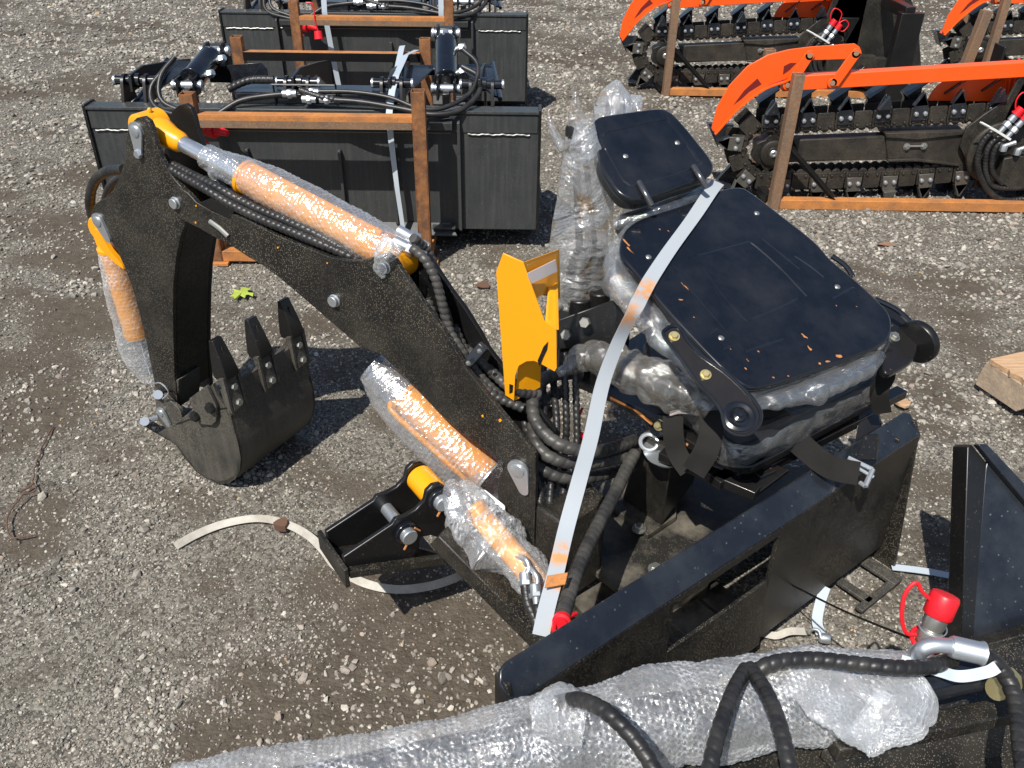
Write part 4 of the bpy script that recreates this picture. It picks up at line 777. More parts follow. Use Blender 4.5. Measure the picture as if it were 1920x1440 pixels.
mb = MB(); q = Z(1043, 1088, .466); mb.box(q, nrm(A(.86, .2, 0))*.019, nrm(stp[12]-stp[11])*.012, np.cross(nrm(A(.86, .2, 0)), nrm(stp[12]-stp[11]))*.002); mb.build('strap_clip', 'bright rust', lg, .001)

# ================================================================ GRAPPLE BUCKETS
yb = 3.5
gb = thing('grapple_bucket', 'nearest black grapple bucket, behind the backhoe boom, with hydraulic hoses over its rim', 'grapple bucket', (-.81, 3.8, 0), 'grapple buckets strapped in steel frames')
xl, xr, zb, zt = -1.735, .106, .095, .590
xm0, xm1 = -1.40, -.222
mb = MB(); mb.box(A((xl+xr)/2, yb+.006, (zb+zt)/2), A((xr-xl)/2, 0, 0), A(0, .006, 0), A(0, 0, (zt-zb)/2)); bb = mb.build('back_plate', 'charcoal bucket paint', gb, .002)
mb = MB()
for x in (xl, xr-.012): mb.prism([A(x, yb-.012, zb-.01), A(x, yb-.012, zt+.02), A(x, yb+.08, zt+.02), A(x, yb+.60, .22), A(x, yb+.62, .05), A(x, yb+.10, .04)], A(.012, 0, 0))
mb.build('side_plate', 'black plain paint', gb, .002)
mb = MB(); mb.prism([A(xl, yb, zb), A(xl, yb+.1, .05), A(xl, yb+.62, .05), A(xl, yb+.62, .062), A(xl, yb+.1, .064), A(xl, yb+.01, zb+.02)], A(xr-xl, 0, 0)); mb.build('floor_plate', 'black plain paint', gb)
mb = MB(); mb.box(A((xl+xr)/2, yb+.03, zt+.006), A((xr-xl)/2, 0, 0), A(0, .04, 0), A(0, 0, .006)); mb.box(A((xl+xr)/2, yb-.002, .55), A((xr-xl)/2-.014, 0, 0), A(0, .002, 0), A(0, 0, .036)); mb.build('top_rim', 'charcoal bucket paint', gb, .002)
mb = MB()
for a_, b_ in ((xl+.03, xm0-.02), (xm1+.03, xr-.04)):
    P = [A(t, yb-.005, .508+.0015*math.sin(t*90)+.001*math.sin(t*223)) for t in np.arange(a_, b_, .006)]; mb.tube(P, .0035, 6)
P = [A(t, yb-.006, .513) for t in np.arange(xm0+.02, xm1-.03, .02)]; mb.tube(P, .002, 6); mb.build('weld_bead', 'weld', gb)
mb = MB()                                               # quick attach panel: top wedge rail, ribs, bottom lip
mb.prism([A(xm0+.03, yb-.004, .575), A(xm0+.03, yb-.05, .565), A(xm0+.03, yb-.045, .535), A(xm0+.03, yb-.004, .522)], A(xm1-xm0-.06, 0, 0))
for x in (xm0, xm1-.012): mb.prism([A(x, yb, .58), A(x, yb-.03, .56), A(x, yb-.03, .10), A(x, yb, .085)], A(.012, 0, 0))
mb.prism([A(xm0+.02, yb-.004, .125), A(xm0+.05, yb-.05, .085), A(xm0+.05, yb-.046, .078), A(xm0+.02, yb, .10)], A(xm1-xm0-.07, 0, 0))
for x in (-.72, -.50, -1.1): mb.box(A(x, yb-.012, .28), A(.006, 0, 0), A(0, .012, 0), A(0, 0, .16))
mb.box(A(-.30, yb-.03, .115), A(.05, 0, 0), A(0, .02, 0), A(0, 0, .004)); mb.build('mount_rail', 'charcoal bucket paint', gb, .002)
def gY(x, y, Yv): return Y(x, y, Yv)
def lug(mb, x, y0, z0, h=.11, w_=.07, t=.012): mb.prism(fillet([A(x, y0-w_, z0), A(x, y0+w_, z0), A(x, y0+w_*.4, z0+h), A(x, y0-w_*.4, z0+h)], [.001, .001, .03, .03]), A(t, 0, 0))
def hinge(x0, x1, y0, par):
    mb = MB(); [lug(mb, x, y0, zt+.0) for x in (x0, x1)]; o = mb.build('hinge_bracket', 'black plain paint', par, .002)
    mb = MB(); mb.cyl(A(x0-.03, y0, zt+.085), A(x1+.045, y0, zt+.085), .018, 16); mb.cyl(A(x0+.03, y0, zt+.085), A(x1-.02, y0, zt+.085), .028, 16); mb.build('hinge_pin', 'black gloss paint', o)
    mb = MB(); mb.tube_prof(A(x0-.036, y0, zt+.085), A(-1, 0, 0), [(.02, -.006), (.02, .002), (.012, .004)], 14); mb.tube_prof(A(x1+.05, y0, zt+.085), A(1, 0, 0), [(.02, -.006), (.02, .002), (.012, .004)], 14); mb.build('pin_cap', 'zinc plate', o)
y1 = 3.62
for a_, b_ in ((-1.60, -1.51), (-.94, -.85), (-.55, -.47), (-.19, -.10)): hinge(a_, b_, y1, gb)
def ram(p0, p1, par):
    ax = nrm(p1-p0); L = np.linalg.norm(p1-p0); mb = MB(); cylinder_axis(mb, p0+ax*L*.13, p0+ax*L*.82, .048); o = mb.build('grapple_cylinder', 'black gloss paint', par, .001)
    mb = MB(); mb.cyl(p0+ax*L*.7, p1, .02, 16); mb.build('piston_rod', 'chrome rod', o)
    mb = MB(); s_ = A(1, 0, 0)
    for q in (p0, p1):
        mb.cyl(q-s_*.055, q+s_*.055, .017, 14)
        for e in (-1, 1): mb.tube_prof(q+s_*.052*e, s_*e, [(.022, 0), (.022, .01), (.014, .014)], 14)
    mb.build('pivot_pin', 'zinc plate', o)
    mb = MB()
    for q in (p0, p1):
        for e in (-1, 1): mb.prism([q+A(e*.035-.005, -.04, -.04), q+A(e*.035-.005, .04, -.04), q+A(e*.035-.005, .03, .035), q+A(e*.035-.005, -.03, .035)], A(.010, 0, 0))
    mb.cyl(p0+ax*L*.02, p0+ax*L*.2, .024, 14); mb.build('clevis', 'black plain paint', o, .002)
    mb = MB()
    for k in (.25, .68): mb.cyl(p0+ax*L*k+A(.035, 0, .0), p0+ax*L*k+A(.085, -.01, .02), .013, 10); mb.hexa(p0+ax*L*k+A(.06, -.005, .01), A(1, 0, .2), .019, .02)
    mb.build('hose_fitting', 'zinc plate', o); return o
# left and right grapple arms (lids) hinged on the rim, reaching forward over the bucket
for side, (ra, rb), cx in (('l', ((352, 160, 3.72), (404, 95, 4.05)), -1.28), ('r', ((837, 166, 3.72), (836, 62, 4.12)), -.32)):
    ga = MB(); xs_ = (-1.555, -.90) if side == 'l' else (-.51, -.145)
    for x in xs_: ga.prism([A(x-.006, y1-.05, zt+.05), A(x-.006, y1+.02, zt+.05), A(x-.006, y1+.38, zt+.02), A(x-.006, y1+.60, zt-.08), A(x-.006, y1+.66, zt-.34), A(x-.006, y1+.69, zt-.34), A(x-.006, y1+.66, zt+.02), A(x-.006, y1+.46, zt+.06), A(x-.006, y1+.10, zt+.12), A(x-.006, y1-.04, zt+.115)], A(.012, 0, 0))
    go = ga.build('grapple_arm', 'black plain paint', gb, .002)
    if side == 'l': p1_, p2_, p3_ = Y(316, 113, 4.05), Y(400, 118, 4.05), Y(245, 205, 3.62)
    else: p1_, p2_, p3_ = Y(752, 122, 4.05), Y(930, 120, 4.05), Y(760, 182, 3.66)
    ln = nrm(np.cross(p2_-p1_, p3_-p1_)); ln = ln if ln[2] > 0 else -ln
    LQ = lambda l: [PL(x, y, p1_, ln) for x, y in l]
    ga = MB(); ed_ = MB()
    if side == 'l':
        ga.prism(LQ([(243, 205), (314, 112), (402, 116), (404, 130), (352, 128), (306, 160), (268, 206)]), -ln*.008); ed_.tube(LQ([(243, 205), (314, 111)]), .010, 8); ed_.tube(LQ([(268, 205), (330, 116)]), .008, 8)
        ga.build('lid_plate', 'black rail paint', go, .002); ga = MB()
        ga.prism([Y(x, y, 3.92) for x, y in ((425, 122), (490, 117), (452, 178))], A(0, .008, -.004)); ga.prism([Y(x, y, 3.88) for x, y in ((490, 117), (500, 128), (508, 186), (456, 190), (452, 178))], A(0, .010, 0)); ed_.tube([Y(425, 120, 3.93), Y(385, 118, 4.0)], .012, 8)
    else:
        ga.prism(LQ([(744, 190), (752, 122), (814, 122), (812, 130), (764, 172), (758, 190)]), -ln*.008); ga.prism(LQ([(864, 122), (926, 119), (936, 182), (924, 178), (870, 132)]), -ln*.008); ga.prism(LQ([(752, 122), (926, 119), (926, 127), (752, 130)]), -ln*.03); ed_.tube(LQ([(742, 192), (752, 120)]), .010, 8); ed_.tube(LQ([(938, 186), (924, 118)]), .010, 8)
    ga.build('lid_plate', 'black rail paint', go, .002); ed_.build('lid_rim', 'black gloss paint', go)
    ram(gY(*ra), gY(*rb), gb)
    mb = MB(); q = gY(*rb); mb.box(q+A(0, .03, -.06), A(.05, 0, 0), A(0, .03, 0), A(0, 0, .08)); mb.box(gY(*ra)+A(0, .0, -.09), A(.015, 0, 0), A(0, .05, 0), A(0, 0, .08)); mb.build('cylinder_mount', 'black plain paint', go, .003)
mb = MB(); mb.box(A(-.83, 3.62, zt+.055), A(.31, 0, 0), A(0, .06, 0), A(0, 0, .006)); mb.box(A(-.83, 3.56, zt+.035), A(.30, 0, 0), A(0, .005, 0), A(0, 0, .02)); hg = mb.build('hose_guard', 'black rail paint', gb, .002)
mb = MB(); zz = zt+.045
mb.tube([A(-.97, 3.55, zt), A(-.97, 3.54, zt+.10), A(-.97, 3.52, zt+.10), A(-.72, 3.52, zt+.10), A(-.72, 3.54, zt+.10), A(-.72, 3.55, zt)], .004, 6); mb.build('hose_bracket', 'black plain paint', gb)
HS = [([(-1.42, 3.60, .72), (-1.47, 3.56, .66), (-1.44, 3.50, .60), (-1.30, 3.46, .57), (-1.2, 3.45, .55)], .012), ([(-1.37, 3.62, .77), (-1.43, 3.58, .70), (-1.42, 3.52, .62), (-1.30, 3.48, .58)], .012),
      ([(-1.18, 3.47, .59), (-1.10, 3.50, .63), (-1.0, 3.52, .645), (-.90, 3.52, .655)], .014), ([(-.80, 3.52, .665), (-.65, 3.52, .665), (-.5, 3.50, .65), (-.38, 3.46, .62), (-.28, 3.48, .62), (-.18, 3.56, .66), (-.155, 3.66, .74), (-.22, 3.72, .79)], .011),
      ([(-.78, 3.50, .64), (-.62, 3.49, .635), (-.45, 3.47, .615), (-.33, 3.45, .60), (-.22, 3.48, .61), (-.15, 3.56, .655), (-.15, 3.64, .70), (-.22, 3.68, .73)], .013)]
for P, r in HS: mb = MB(); mb.tube(resamp(spl([A(*p) for p in P], 8), .02), r*.85, 10); mb.build('hydraulic_hose', 'black rubber', gb)
mb = MB(); beads(mb, [A(-1.16, 3.56, .66), A(-1.08, 3.60, .685), A(-.98, 3.60, .69)], .016, .02, .15); mb.build('hydraulic_hose', 'black rubber', gb)
mb = MB(); beads(mb, [A(-.86, 3.52, .67), A(-.78, 3.50, .65), A(-.70, 3.50, .635)], .015, .018, .15); mb.build('hydraulic_hose', 'black rubber', gb)
mb = MB(); beads(mb, [A(-.72, 3.44, .585), A(-.6, 3.42, .565), A(-.45, 3.42, .56), A(-.35, 3.45, .58)], .012, .018, .15); mb.build('hydraulic_hose', 'black rubber', gb)
mb = MB()
for p, d_ in ((A(-.93, 3.52, .655), A(1, 0, .02)), (A(-.84, 3.52, .662), A(1, -.02, 0)), (A(-.85, 3.50, .64), A(1, 0, 0)), (A(-.78, 3.50, .64), A(1, 0, 0))): mb.cyl(p, p+d_*.055, .015, 12); mb.hexa(p+d_*.02, d_, .019, .018)
mb.build('hose_fitting', 'zinc plate', gb)
mb = MB(); q = Y(404, 243, 3.42); mb.cyl(q, q+A(-.05, .02, .005), .036, 16, .034); mb.cyl(q, q+A(.05, -.01, -.012), .022, 14, .012); mb.tube(spl([q+A(.02, 0, 0), q+A(-.02, -.03, .03), q+A(-.06, -.03, -.01), q+A(-.03, -.02, -.05)], 6), .004, 6); mb.build('coupler_cap', 'red plastic', gb)
# rusty shipping frame round the bucket
fr1 = thing('shipping_frame', 'rusty steel shipping frame around the nearest grapple bucket, just behind the boom', 'shipping frame', (-.8, 3.8, 0), 'rusty frames around the grapple buckets')
mb = MB(); pw = .052
yf, yr = 3.33, 4.40
def post(x, y, h, par, mt='rust steel'):
    m1 = MB(); m1.beam(A(x, y, .02), A(x, y, h), pw, pw, A(0, 1, 0), hollow=.004); return m1.build('post', mt, par, .0015)
fo = post(-1.243, yf, .705, fr1, 'rust steel'); post(-.368, yf, .725, fr1); post(-1.35, yr, .69, fr1); post(-.44, yr, .69, fr1)
mb = MB(); mb.box(A(-.805, yf-.001, .628), A(.411, 0, 0), A(0, .024, 0), A(0, 0, .002)); mb.box(A(-.805, yf-.024, .604), A(.411, 0, 0), A(0, .002, 0), A(0, 0, .022)); mb.build('cross_bar', 'bright rust', fr1, .0008)
mb = MB(); mb.box(A(-.805, yf-.0272, .596), A(.409, 0, 0), A(0, .001, 0), A(0, 0, .014)); mb.build('mill_scale_band', 'brown steel', fr1)
mb = MB(); mb.box(A(-.895, yr, .62), A(.43, 0, 0), A(0, .024, 0), A(0, 0, .002)); rb_ = mb.build('cross_bar', 'bright rust', fr1, .0008); mb = MB(); mb.box(A(-.895, yr-.0255, .602), A(.43, 0, 0), A(0, .0015, 0), A(0, 0, .02)); mb.build('flange', 'black plain paint', rb_, .0005)
mb = MB(); mb.box(A(-.805, yf, .06), A(.411, 0, 0), A(0, .025, 0), A(0, 0, .003)); mb.box(A(-.805, yf-.023, .04), A(.411, 0, 0), A(0, .002, 0), A(0, 0, .02))
for x in (-1.243, -.368): mb.box(A(x, (yf+yr)/2, .035), A(.024, 0, 0), A(0, (yr-yf)/2-.03, 0), A(0, 0, .024))
mb.build('base_rail', 'bright rust', fr1, .001)
mb = MB()
for x in (-1.243, -.368): mb.box(A(x, yf, .012), A(.05, 0, 0), A(0, .045, 0), A(0, 0, .006))
mb.build('foot_plate', 'bright rust', fr1, .001)
def frame_strap(x, dx, lab):
    P = [A(x+dx, 4.38, .64), A(x+dx*.5, 4.0, .70), A(x+.01, 3.64, .70), A(x, 3.56, .655), A(x, 3.50-.055, .60), A(x+.002, 3.44, .5), A(x+.015, 3.43, .3), A(x+.03, 3.44, .09)]
    m1 = MB(); m1.ribbon(resamp(P, .02), lambda t: A(1, .75*math.sin(5*t), 0), .026, .001); return tag(m1.build('strap', 'pale strap'), lab, 'strap', 'pale straps tying down the grapple buckets')
s1_ = frame_strap(-.50, .02, 'pale strap running down the nearest grapple bucket beside the right rusty post')
m1 = MB(); m1.ribbon(resamp([A(-.55, 4.42, .60), A(-.55, 4.40, .655), A(-.55, 4.36, .655), A(-.53, 3.9, .62), A(-.52, 3.63, .60)], .02), A(1, .2, 0), .026, .001); s1b = tag(m1.build('strap', 'pale strap'), 'pale strap hooked over the thin rear crossbar of the nearest rusty frame', 'strap', 'pale straps tying down the grapple buckets')
DX, DY = -.035, 2.0
g2 = dup(gb, DX, DY, 'far black grapple bucket at the top of the view, behind the nearest one')
f2 = dup(fr1, DX+.02, 1.92, 'rusty steel shipping frame around the far grapple bucket at the top of the view')
P = [A(-1.12, 5.42, .70), A(-1.12, 5.40, .62), A(-1.10, 5.40, .40), A(-1.07, 5.41, .10)]
m1 = MB(); m1.ribbon(resamp(P, .02), A(1, .3, 0), .030, .001); tag(m1.build('strap', 'pale strap'), 'left pale strap down the back of the far grapple bucket', 'strap', 'pale straps tying down the grapple buckets')
P = [A(-.44, 5.42, .70), A(-.44, 5.40, .62), A(-.43, 5.40, .40), A(-.43, 5.41, .10)]
m1 = MB(); m1.ribbon(resamp(P, .02), A(1, .3, 0), .030, .001); tag(m1.build('strap', 'pale strap'), 'right pale strap down the back of the far grapple bucket', 'strap', 'pale straps tying down the grapple buckets')
mb = MB(); q = Y(596, 58, 5.22); mb.cyl(q, q+A(.004, -.01, -.042), .022, 14, .026); mb.tube(spl([q, q+A(-.01, 0, .06), q+A(-.012, 0, .14), q+A(-.05, 0, .15)], 6), .004, 6); tag(mb.build('coupler_cap', 'red plastic'), 'small red dust cap dangling on its cord in front of the far grapple bucket', 'dust cap')

# ================================================================ TRENCHERS
tn_ = thing('trencher', 'nearest black chain trencher with orange crumber arm, at the right edge', 'trencher', (2.1, 4.2, 0), 'chain trenchers with orange crumber arms')
TY = 4.14                                     # near face of the chain
def TP(x, y, dy=0.): return Y(x, y, TY+dy)
CW = .12                                       # chain width across
# chain path (rail centre line) in the side plane
up_l = [TP(1880, 212), TP(1800, 218), TP(1700, 224), TP(1600, 230), TP(1500, 236), TP(1448, 236)]
nose = [TP(1412, 238), TP(1392, 262), TP(1386, 288), TP(1394, 316), TP(1414, 334)]
lo_l = [TP(1450, 338), TP(1500, 336), TP(1600, 334), TP(1700, 330), TP(1800, 322), TP(1880, 314)]
path = resamp(up_l+nose+lo_l, .002); Sx = np.concatenate([[0], np.cumsum(np.linalg.norm(np.diff(path, axis=0), axis=1))]); LT = Sx[-1]
# extend chain to the right beyond the frame of the photo
ctr_n = TP(1450, 288)
def at_s(s):
    p = np.array([np.interp(s, Sx, path[:, k]) for k in range(3)]); q = np.array([np.interp(s+.01, Sx, path[:, k]) for k in range(3)]); r_ = np.array([np.interp(s-.01, Sx, path[:, k]) for k in range(3)]); return p, nrm(q-r_)
ch = MB(); teeth = []; pitch = .0875; k = 0; s = .04
chain_parts = []
while s < LT-.05:
    p, t = at_s(s); nrml = np.cross(t, A(0, 1, 0)); out = nrml if (p+nrml*.01-ctr_n)@A(0, 0, 1)*(p-ctr_n)[2] > 0 or s > 1e9 else -nrml
    out = nrm(np.cross(A(0, 1, 0), t)); out = out if out@(p-(ctr_n if p[0] < ctr_n[0]+.02 else A(p[0], p[1], ctr_n[2]))) > 0 else -out
    hw = pitch*.465; hi, ho = .040, .062
    for dy in (0, CW):
        ch.prism(fillet([p-t*hw-out*hi*.7+A(0, dy, 0), p-t*hw+out*ho*.85+A(0, dy, 0), p+t*hw+out*ho*.85+A(0, dy, 0), p+t*hw-out*hi*.7+A(0, dy, 0)], .008, 2), A(0, .010, 0))
    for e in (-.27, .27):
        ch.tube_prof(p+t*pitch*e-out*hi*.35, A(0, -1, 0), [(.008, 0), (.008, .004), (.004, .006)], 8)
        if k % 2: ch.tube_prof(p+t*pitch*e+out*ho*.55, A(0, -1, 0), [(.004, 0), (.004, .0015)], 8)
        ch.cyl(p+t*pitch*e-out*hi*.35, p+t*pitch*e-out*hi*.35+A(0, CW, 0), .010, 8)
    if k % 2 == 0: teeth.append((p, t, out, k//2))
    s += pitch; k += 1
# inner roller links with scalloped edge
for q in range(int(LT/.044)):
    p, t = at_s(.03+q*.044); out = nrm(np.cross(A(0, 1, 0), t)); out = out if out@(p-(ctr_n if p[0] < ctr_n[0]+.02 else A(p[0], p[1], ctr_n[2]))) > 0 else -out
    for dy in (.014, CW-.014): ch.cyl(p-out*.022+A(0, dy, 0), p-out*.022+A(0, dy+.008, 0), .022, 10)
cho = ch.build('digging_chain', 'dirty chain steel', tn_, .001)
for p, t, out, kk in teeth:
    for dy, lab in ((-.010, 0),):
        m1 = MB(); sd = 1 if kk % 2 else -1
        base = p+A(0, -.011, 0)
        m1.prism([base-t*.036-out*.005, base+t*.036-out*.005, base+t*.034+out*.060, base+t*.008+out*.118, base-t*.002+out*.128, base-t*.010+out*.10, base-t*.030+out*.062], A(0, .009, 0))
        # bent blade reaching across the trench
        a1, a2, a3 = base+t*.034+out*.062, base-t*.030+out*.064, base-t*.006+out*.125
        m1.prism([a1, a2, a3], A(0, .035 if kk % 3 else -.03, 0)*1.)
        to_ = m1.build('digging_tooth', 'black rail paint' if out[2] > .3 else 'worn tooth steel' if 'worn tooth steel' in MAT else 'dirty chain steel', tn_, .0015)
        m1 = MB(); [m1.tube_prof(base+t*e+out*.026, A(0, -1, 0), [(.0115, 0), (.0115, .004), (.009, .009), (.004, .011)], 12) for e in (-.021, .021)]; m1.build('bolt', 'zinc plate', to_)
    m1 = MB(); far = p+A(0, CW+.012, 0)
    m1.prism([far-t*.05+out*.02, far+t*.03+out*.02, far+t*.03+out*.065, far+t*.045+out*.09, far-t*.045+out*.155], A(0, .03, 0)); m1.prism([far-t*.045+out*.155, far+t*.045+out*.095, far+t*.045+out*.088, far-t*.045+out*.148], A(0, -.07, 0)); m1.build('digging_tooth', 'black rail paint', tn_, .0015)
# sprocket and trencher bar
mb = MB(); c_ = ctr_n+A(0, .012, 0); pts = []
for j in range(28):
    a = 2*math.pi*j/28; r = .085*(1+.10*math.cos(7*a)); pts.append(c_+A(math.cos(a)*r, 0, math.sin(a)*r))
mb.prism(pts, A(0, .09, 0)); spk = mb.build('sprocket', 'black dusty paint', tn_, .002)
mb = MB(); mb.tube_prof(ctr_n+A(0, .012, 0), A(0, -1, 0), [(.062, -.02), (.062, .012), (.056, .016), (.03, .016), (.03, .018), (.022, .018)], 28); mb.build('hub', 'dirty chain steel', spk, .001)
mb = MB(); mb.tube_prof(ctr_n+A(0, -.004, 0), A(0, -1, 0), [(.019, 0), (.019, .004), (.013, .010), (.007, .010), (.007, .006)], 18); mb.build('bolt', 'zinc plate', spk)
mb = MB(); b0, b1 = TP(1485, 287, .03), TP(1700, 275, .03); e_ = nrm(b1-b0)
mb.beam(TP(1475, 286, .05), TP(1820, 272, .05), .06, .082, UP); mb.prism([TP(1488, 263, .01), TP(1668, 256, .01), TP(1668, 300, .01), TP(1502, 302, .01)], A(0, .08, 0)); bar = mb.build('trencher_bar', 'dirty chain steel', tn_, .003)
mb = MB(); mb.prism([TP(1660, 252, .0), TP(1810, 250, .0), TP(1830, 265, 0), TP(1820, 310, 0), TP(1790, 312, .0), TP(1720, 300, .0), TP(1665, 302, .0)], A(0, .012, 0)); mb.prism([TP(1660, 250, -.012), TP(1812, 247, -.012), TP(1812, 252, -.012), TP(1720, 262, -.012), TP(1662, 258, -.012)], A(0, .12, 0)); mb.prism([TP(1665, 300, -.012), TP(1720, 298, -.012), TP(1800, 308, -.012), TP(1800, 312, -.012), TP(1720, 303, -.012), TP(1665, 304, -.012)], A(0, .12, 0))
mb.build('bar_mount', 'dirty chain steel', bar, .002)
mb = MB(); [mb.bolt(TP(x, y, -.002), A(0, -1, 0), .012) for x, y in ((1700, 275), (1732, 274))]; mb.cyl(TP(1700, 274, -.008), TP(1732, 274, -.008), .005, 8); mb.build('bolt', 'worn zinc', bar)
# orange crumber arm
CY = 4.10
def CP(x, y, dy=0.): return Y(x, y, CY+dy)
HOOK = [(1334, 241), (1345, 200), (1368, 160), (1402, 124), (1440, 103), (1480, 93), (1520, 88), (1603, 82), (1612, 88), (1616, 100), (1610, 110), (1560, 112), (1520, 113), (1500, 130), (1476, 147), (1446, 158), (1420, 174), (1385, 205), (1345, 252)]
hs = [CP(x, y) for x, y in HOOK]; a_b = [CP(x, y) for x, y in ((1375, 197), (1395, 170), (1420, 147), (1428, 158), (1405, 172), (1390, 186))]
mb = MB(); mb.prism(hs, A(0, .010, 0)); cr = mb.build('crumber_hook', 'orange red paint', tn_, .0015)
mb = MB(); sp_ = [CP(x, y) for x, y in ((1334, 241), (1352, 196), (1376, 160), (1410, 130), (1440, 118))]
mb.ribbon([p+A(0, .03, -.012) for p in spl([CP(x, y) for x, y in ((1341, 246), (1380, 203), (1420, 170), (1446, 156), (1476, 146), (1498, 130))], 6)], A(0, 1, 0), .09, .006)
mb.build('wear_plate', 'orange red paint', cr)
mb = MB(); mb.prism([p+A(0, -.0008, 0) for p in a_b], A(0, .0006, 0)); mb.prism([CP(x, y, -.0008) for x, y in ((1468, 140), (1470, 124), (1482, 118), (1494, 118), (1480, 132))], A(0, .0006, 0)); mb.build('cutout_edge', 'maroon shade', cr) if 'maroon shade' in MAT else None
mb = MB()
for L_ in ([(1510, 100), (1526, 106), (1488, 166), (1470, 160)], [(1598, 96), (1616, 100), (1572, 162), (1554, 158)]):
    mb.prism([CP(x, y, -.012) for x, y in ((L_[0]), (L_[1]), (L_[2]), (L_[3]))], A(0, .010, 0)); mb.prism([CP(x, y, .07) for x, y in L_], A(0, .010, 0))
for x, y in ((1519, 104), (1606, 100), (1561, 156), (1477, 160)): mb.tube_prof(CP(x, y, -.012), A(0, 1, 0), [(.022, 0), (.022, .01)], 20)
mb.build('link_arm', 'orange red paint', cr, .0015)
mb = MB()
for x, y in ((1519, 104), (1606, 100), (1561, 156), (1477, 160)): mb.cyl(CP(x, y, -.016), CP(x, y, .09), .0115, 14)
mb.build('pivot_bolt', 'dry steel' if 'dry steel' in MAT else 'brown steel', cr)
mb = MB(); r0, r1 = CP(1466, 155, .035), CP(1920, 128, .035); rd = nrm(r1-r0); mb.beam(r0, r0+rd*1.75, .058, .066, UP); mb.build('crumber_beam', 'orange red paint', cr, .003)
mb = MB()                                     # auger guard discs
au = CP(1830, 190, .12)
fan = [au+A(math.cos(t)*.23, 0, math.sin(t)*.15) for t in np.linspace(.0, 3.1416, 28)]; mb.prism(fan, A(0, .008, .0)); mb.ribbon([au+A(math.cos(t)*.23, .03, math.sin(t)*.15) for t in np.linspace(.15, 1.5, 14)], A(0, 1, 0), .07, .004)
mb.build('spoil_auger', 'orange red paint', tn_, .002)
# drive head, mount frame (mostly off the right edge for this one, in full view on the one behind)
mb = MB(); hd_ = [TP(1812, 300, -.03), TP(1800, 275, -.03), TP(1812, 240, -.03), TP(1845, 215, -.03), TP(1890, 185, -.03), TP(1925, 120, -.03), TP(1940, 60, -.03), TP(2100, 60, -.03), TP(2130, 200, -.03), TP(2120, 345, -.03), TP(1860, 345, -.03), TP(1822, 330, -.03)]
mb.prism(hd_, A(0, .016, 0)); dh = mb.build('drive_head', 'black dusty paint', tn_, .003)
mb = MB(); mb.tube_prof(TP(1870, 285, -.03), A(0, -1, 0), [(.15, 0), (.15, .02), (.13, .03)], 32)
q = TP(1960, 315, -.06); mb.box(q+A(.02, .0, 0), A(.20, 0, 0), A(0, .03, 0), A(0, 0, .055)); mb.prism([TP(1862, 330, -.05), TP(1872, 290, -.05), TP(1900, 285, -.05), TP(2000, 285, -.05), TP(2000, 345, -.05), TP(1880, 345, -.05)], A(0, -.06, 0)); mb.build('gearbox', 'dirty chain steel', dh, .004)
mx = ctr_n[0]+1.42; my = TY
mb = MB()
mb.beam(A(mx, my+.9, .05), A(mx, my+.9, .56), .12, .012, A(1, 0, 0))
mb.beam(A(mx, my-.42, .03), A(mx, my-.42, .60), .075, .14, A(1, 0, 0)); mb.beam(A(mx-.02, my-.45, .60), A(mx-.02, my+.40, .60), .06, .07, UP); mb.beam(A(mx-.02, my-.42, .06), A(mx-.02, my+.40, .06), .08, .08, UP); mb.prism([A(mx-.22, my-.18, .12), A(mx, my-.18, .05), A(mx, my-.18, .14), A(mx-.12, my-.18, .22)], A(0, .4, 0)); mb.prism([A(mx-.30, my-.05, .50), A(mx-.18, my-.05, .50), A(mx-.24, my-.05, .34)], A(0, -.02, 0))
mb.prism([A(mx-.42, my-.03, .08), A(mx-.14, my-.03, .08), A(mx-.14, my-.03, .80), A(mx-.28, my-.03, .80), A(mx-.36, my-.03, .5)], A(0, .014, 0)); mfz = mb.build('mount_frame', 'black plain paint', tn_, .004)
for pts, r in (([(1868, 240), (1845, 262), (1834, 290), (1836, 325), (1858, 362), (1890, 376), (1960, 366)], .0145), ([(1880, 250), (1856, 272), (1848, 295), (1850, 330), (1872, 352), (1960, 350)], .0125), ([(1890, 258), (1868, 275), (1860, 300), (1862, 325), (1880, 345)], .012)):
    mb = MB(); beads(mb, [TP(x, y, -.10) for x, y in pts], r, .016, .14); mb.build('hydraulic_hose', 'black rubber', tn_)
mb = MB(); bc = MB()
for (x, y) in ((1905, 215), (1918, 225)):
    a_, b_ = TP(x-30, y+32, -.11), TP(x, y, -.11); d_ = nrm(b_-a_); mb.cyl(a_, b_, .0125, 12); mb.hexa(a_+d_*.03, d_, .019, .022); mb.cyl(a_+d_*.06, b_, .017, 12); bc.cyl(b_, b_+d_*.035, .020, 14); bc.cyl(b_-d_*.002, b_+d_*.006, .024, 14)
for x, y in ((1880, 275), (1906, 282)): mb.hexa(TP(x, y+8, -.12), A(0, 0, 1), .016, .03); mb.cyl(TP(x, y, -.12), TP(x+24, y-8, -.12), .011, 10)
mb.build('hose_fitting', 'zinc plate', tn_)
b_ = TP(1905, 215, -.11); bc.tube(spl([b_, b_+A(-.02, 0, .06), b_+A(.0, 0, .10), b_+A(.05, 0, .07), b_+A(.04, 0, .0)], 6), .0035, 6); bc.tube(spl([b_+A(.03, 0, 0), b_+A(.08, 0, .03), b_+A(.11, 0, .0), b_+A(.08, 0, -.04), b_+A(.04, 0, -.02)], 6), .0035, 6); bc.build('coupler_cap', 'red plastic', tn_)
mb = MB(); mb.ribbon([TP(1840, 230, -.13), TP(1868, 245, -.13), TP(1895, 262, -.13)], A(0, 0, 1), .010, .002); mb.cyl(TP(1838, 229, -.13), TP(1855, 238, -.13), .004, 6); mb.build('cable_tie', 'white plastic', tn_)
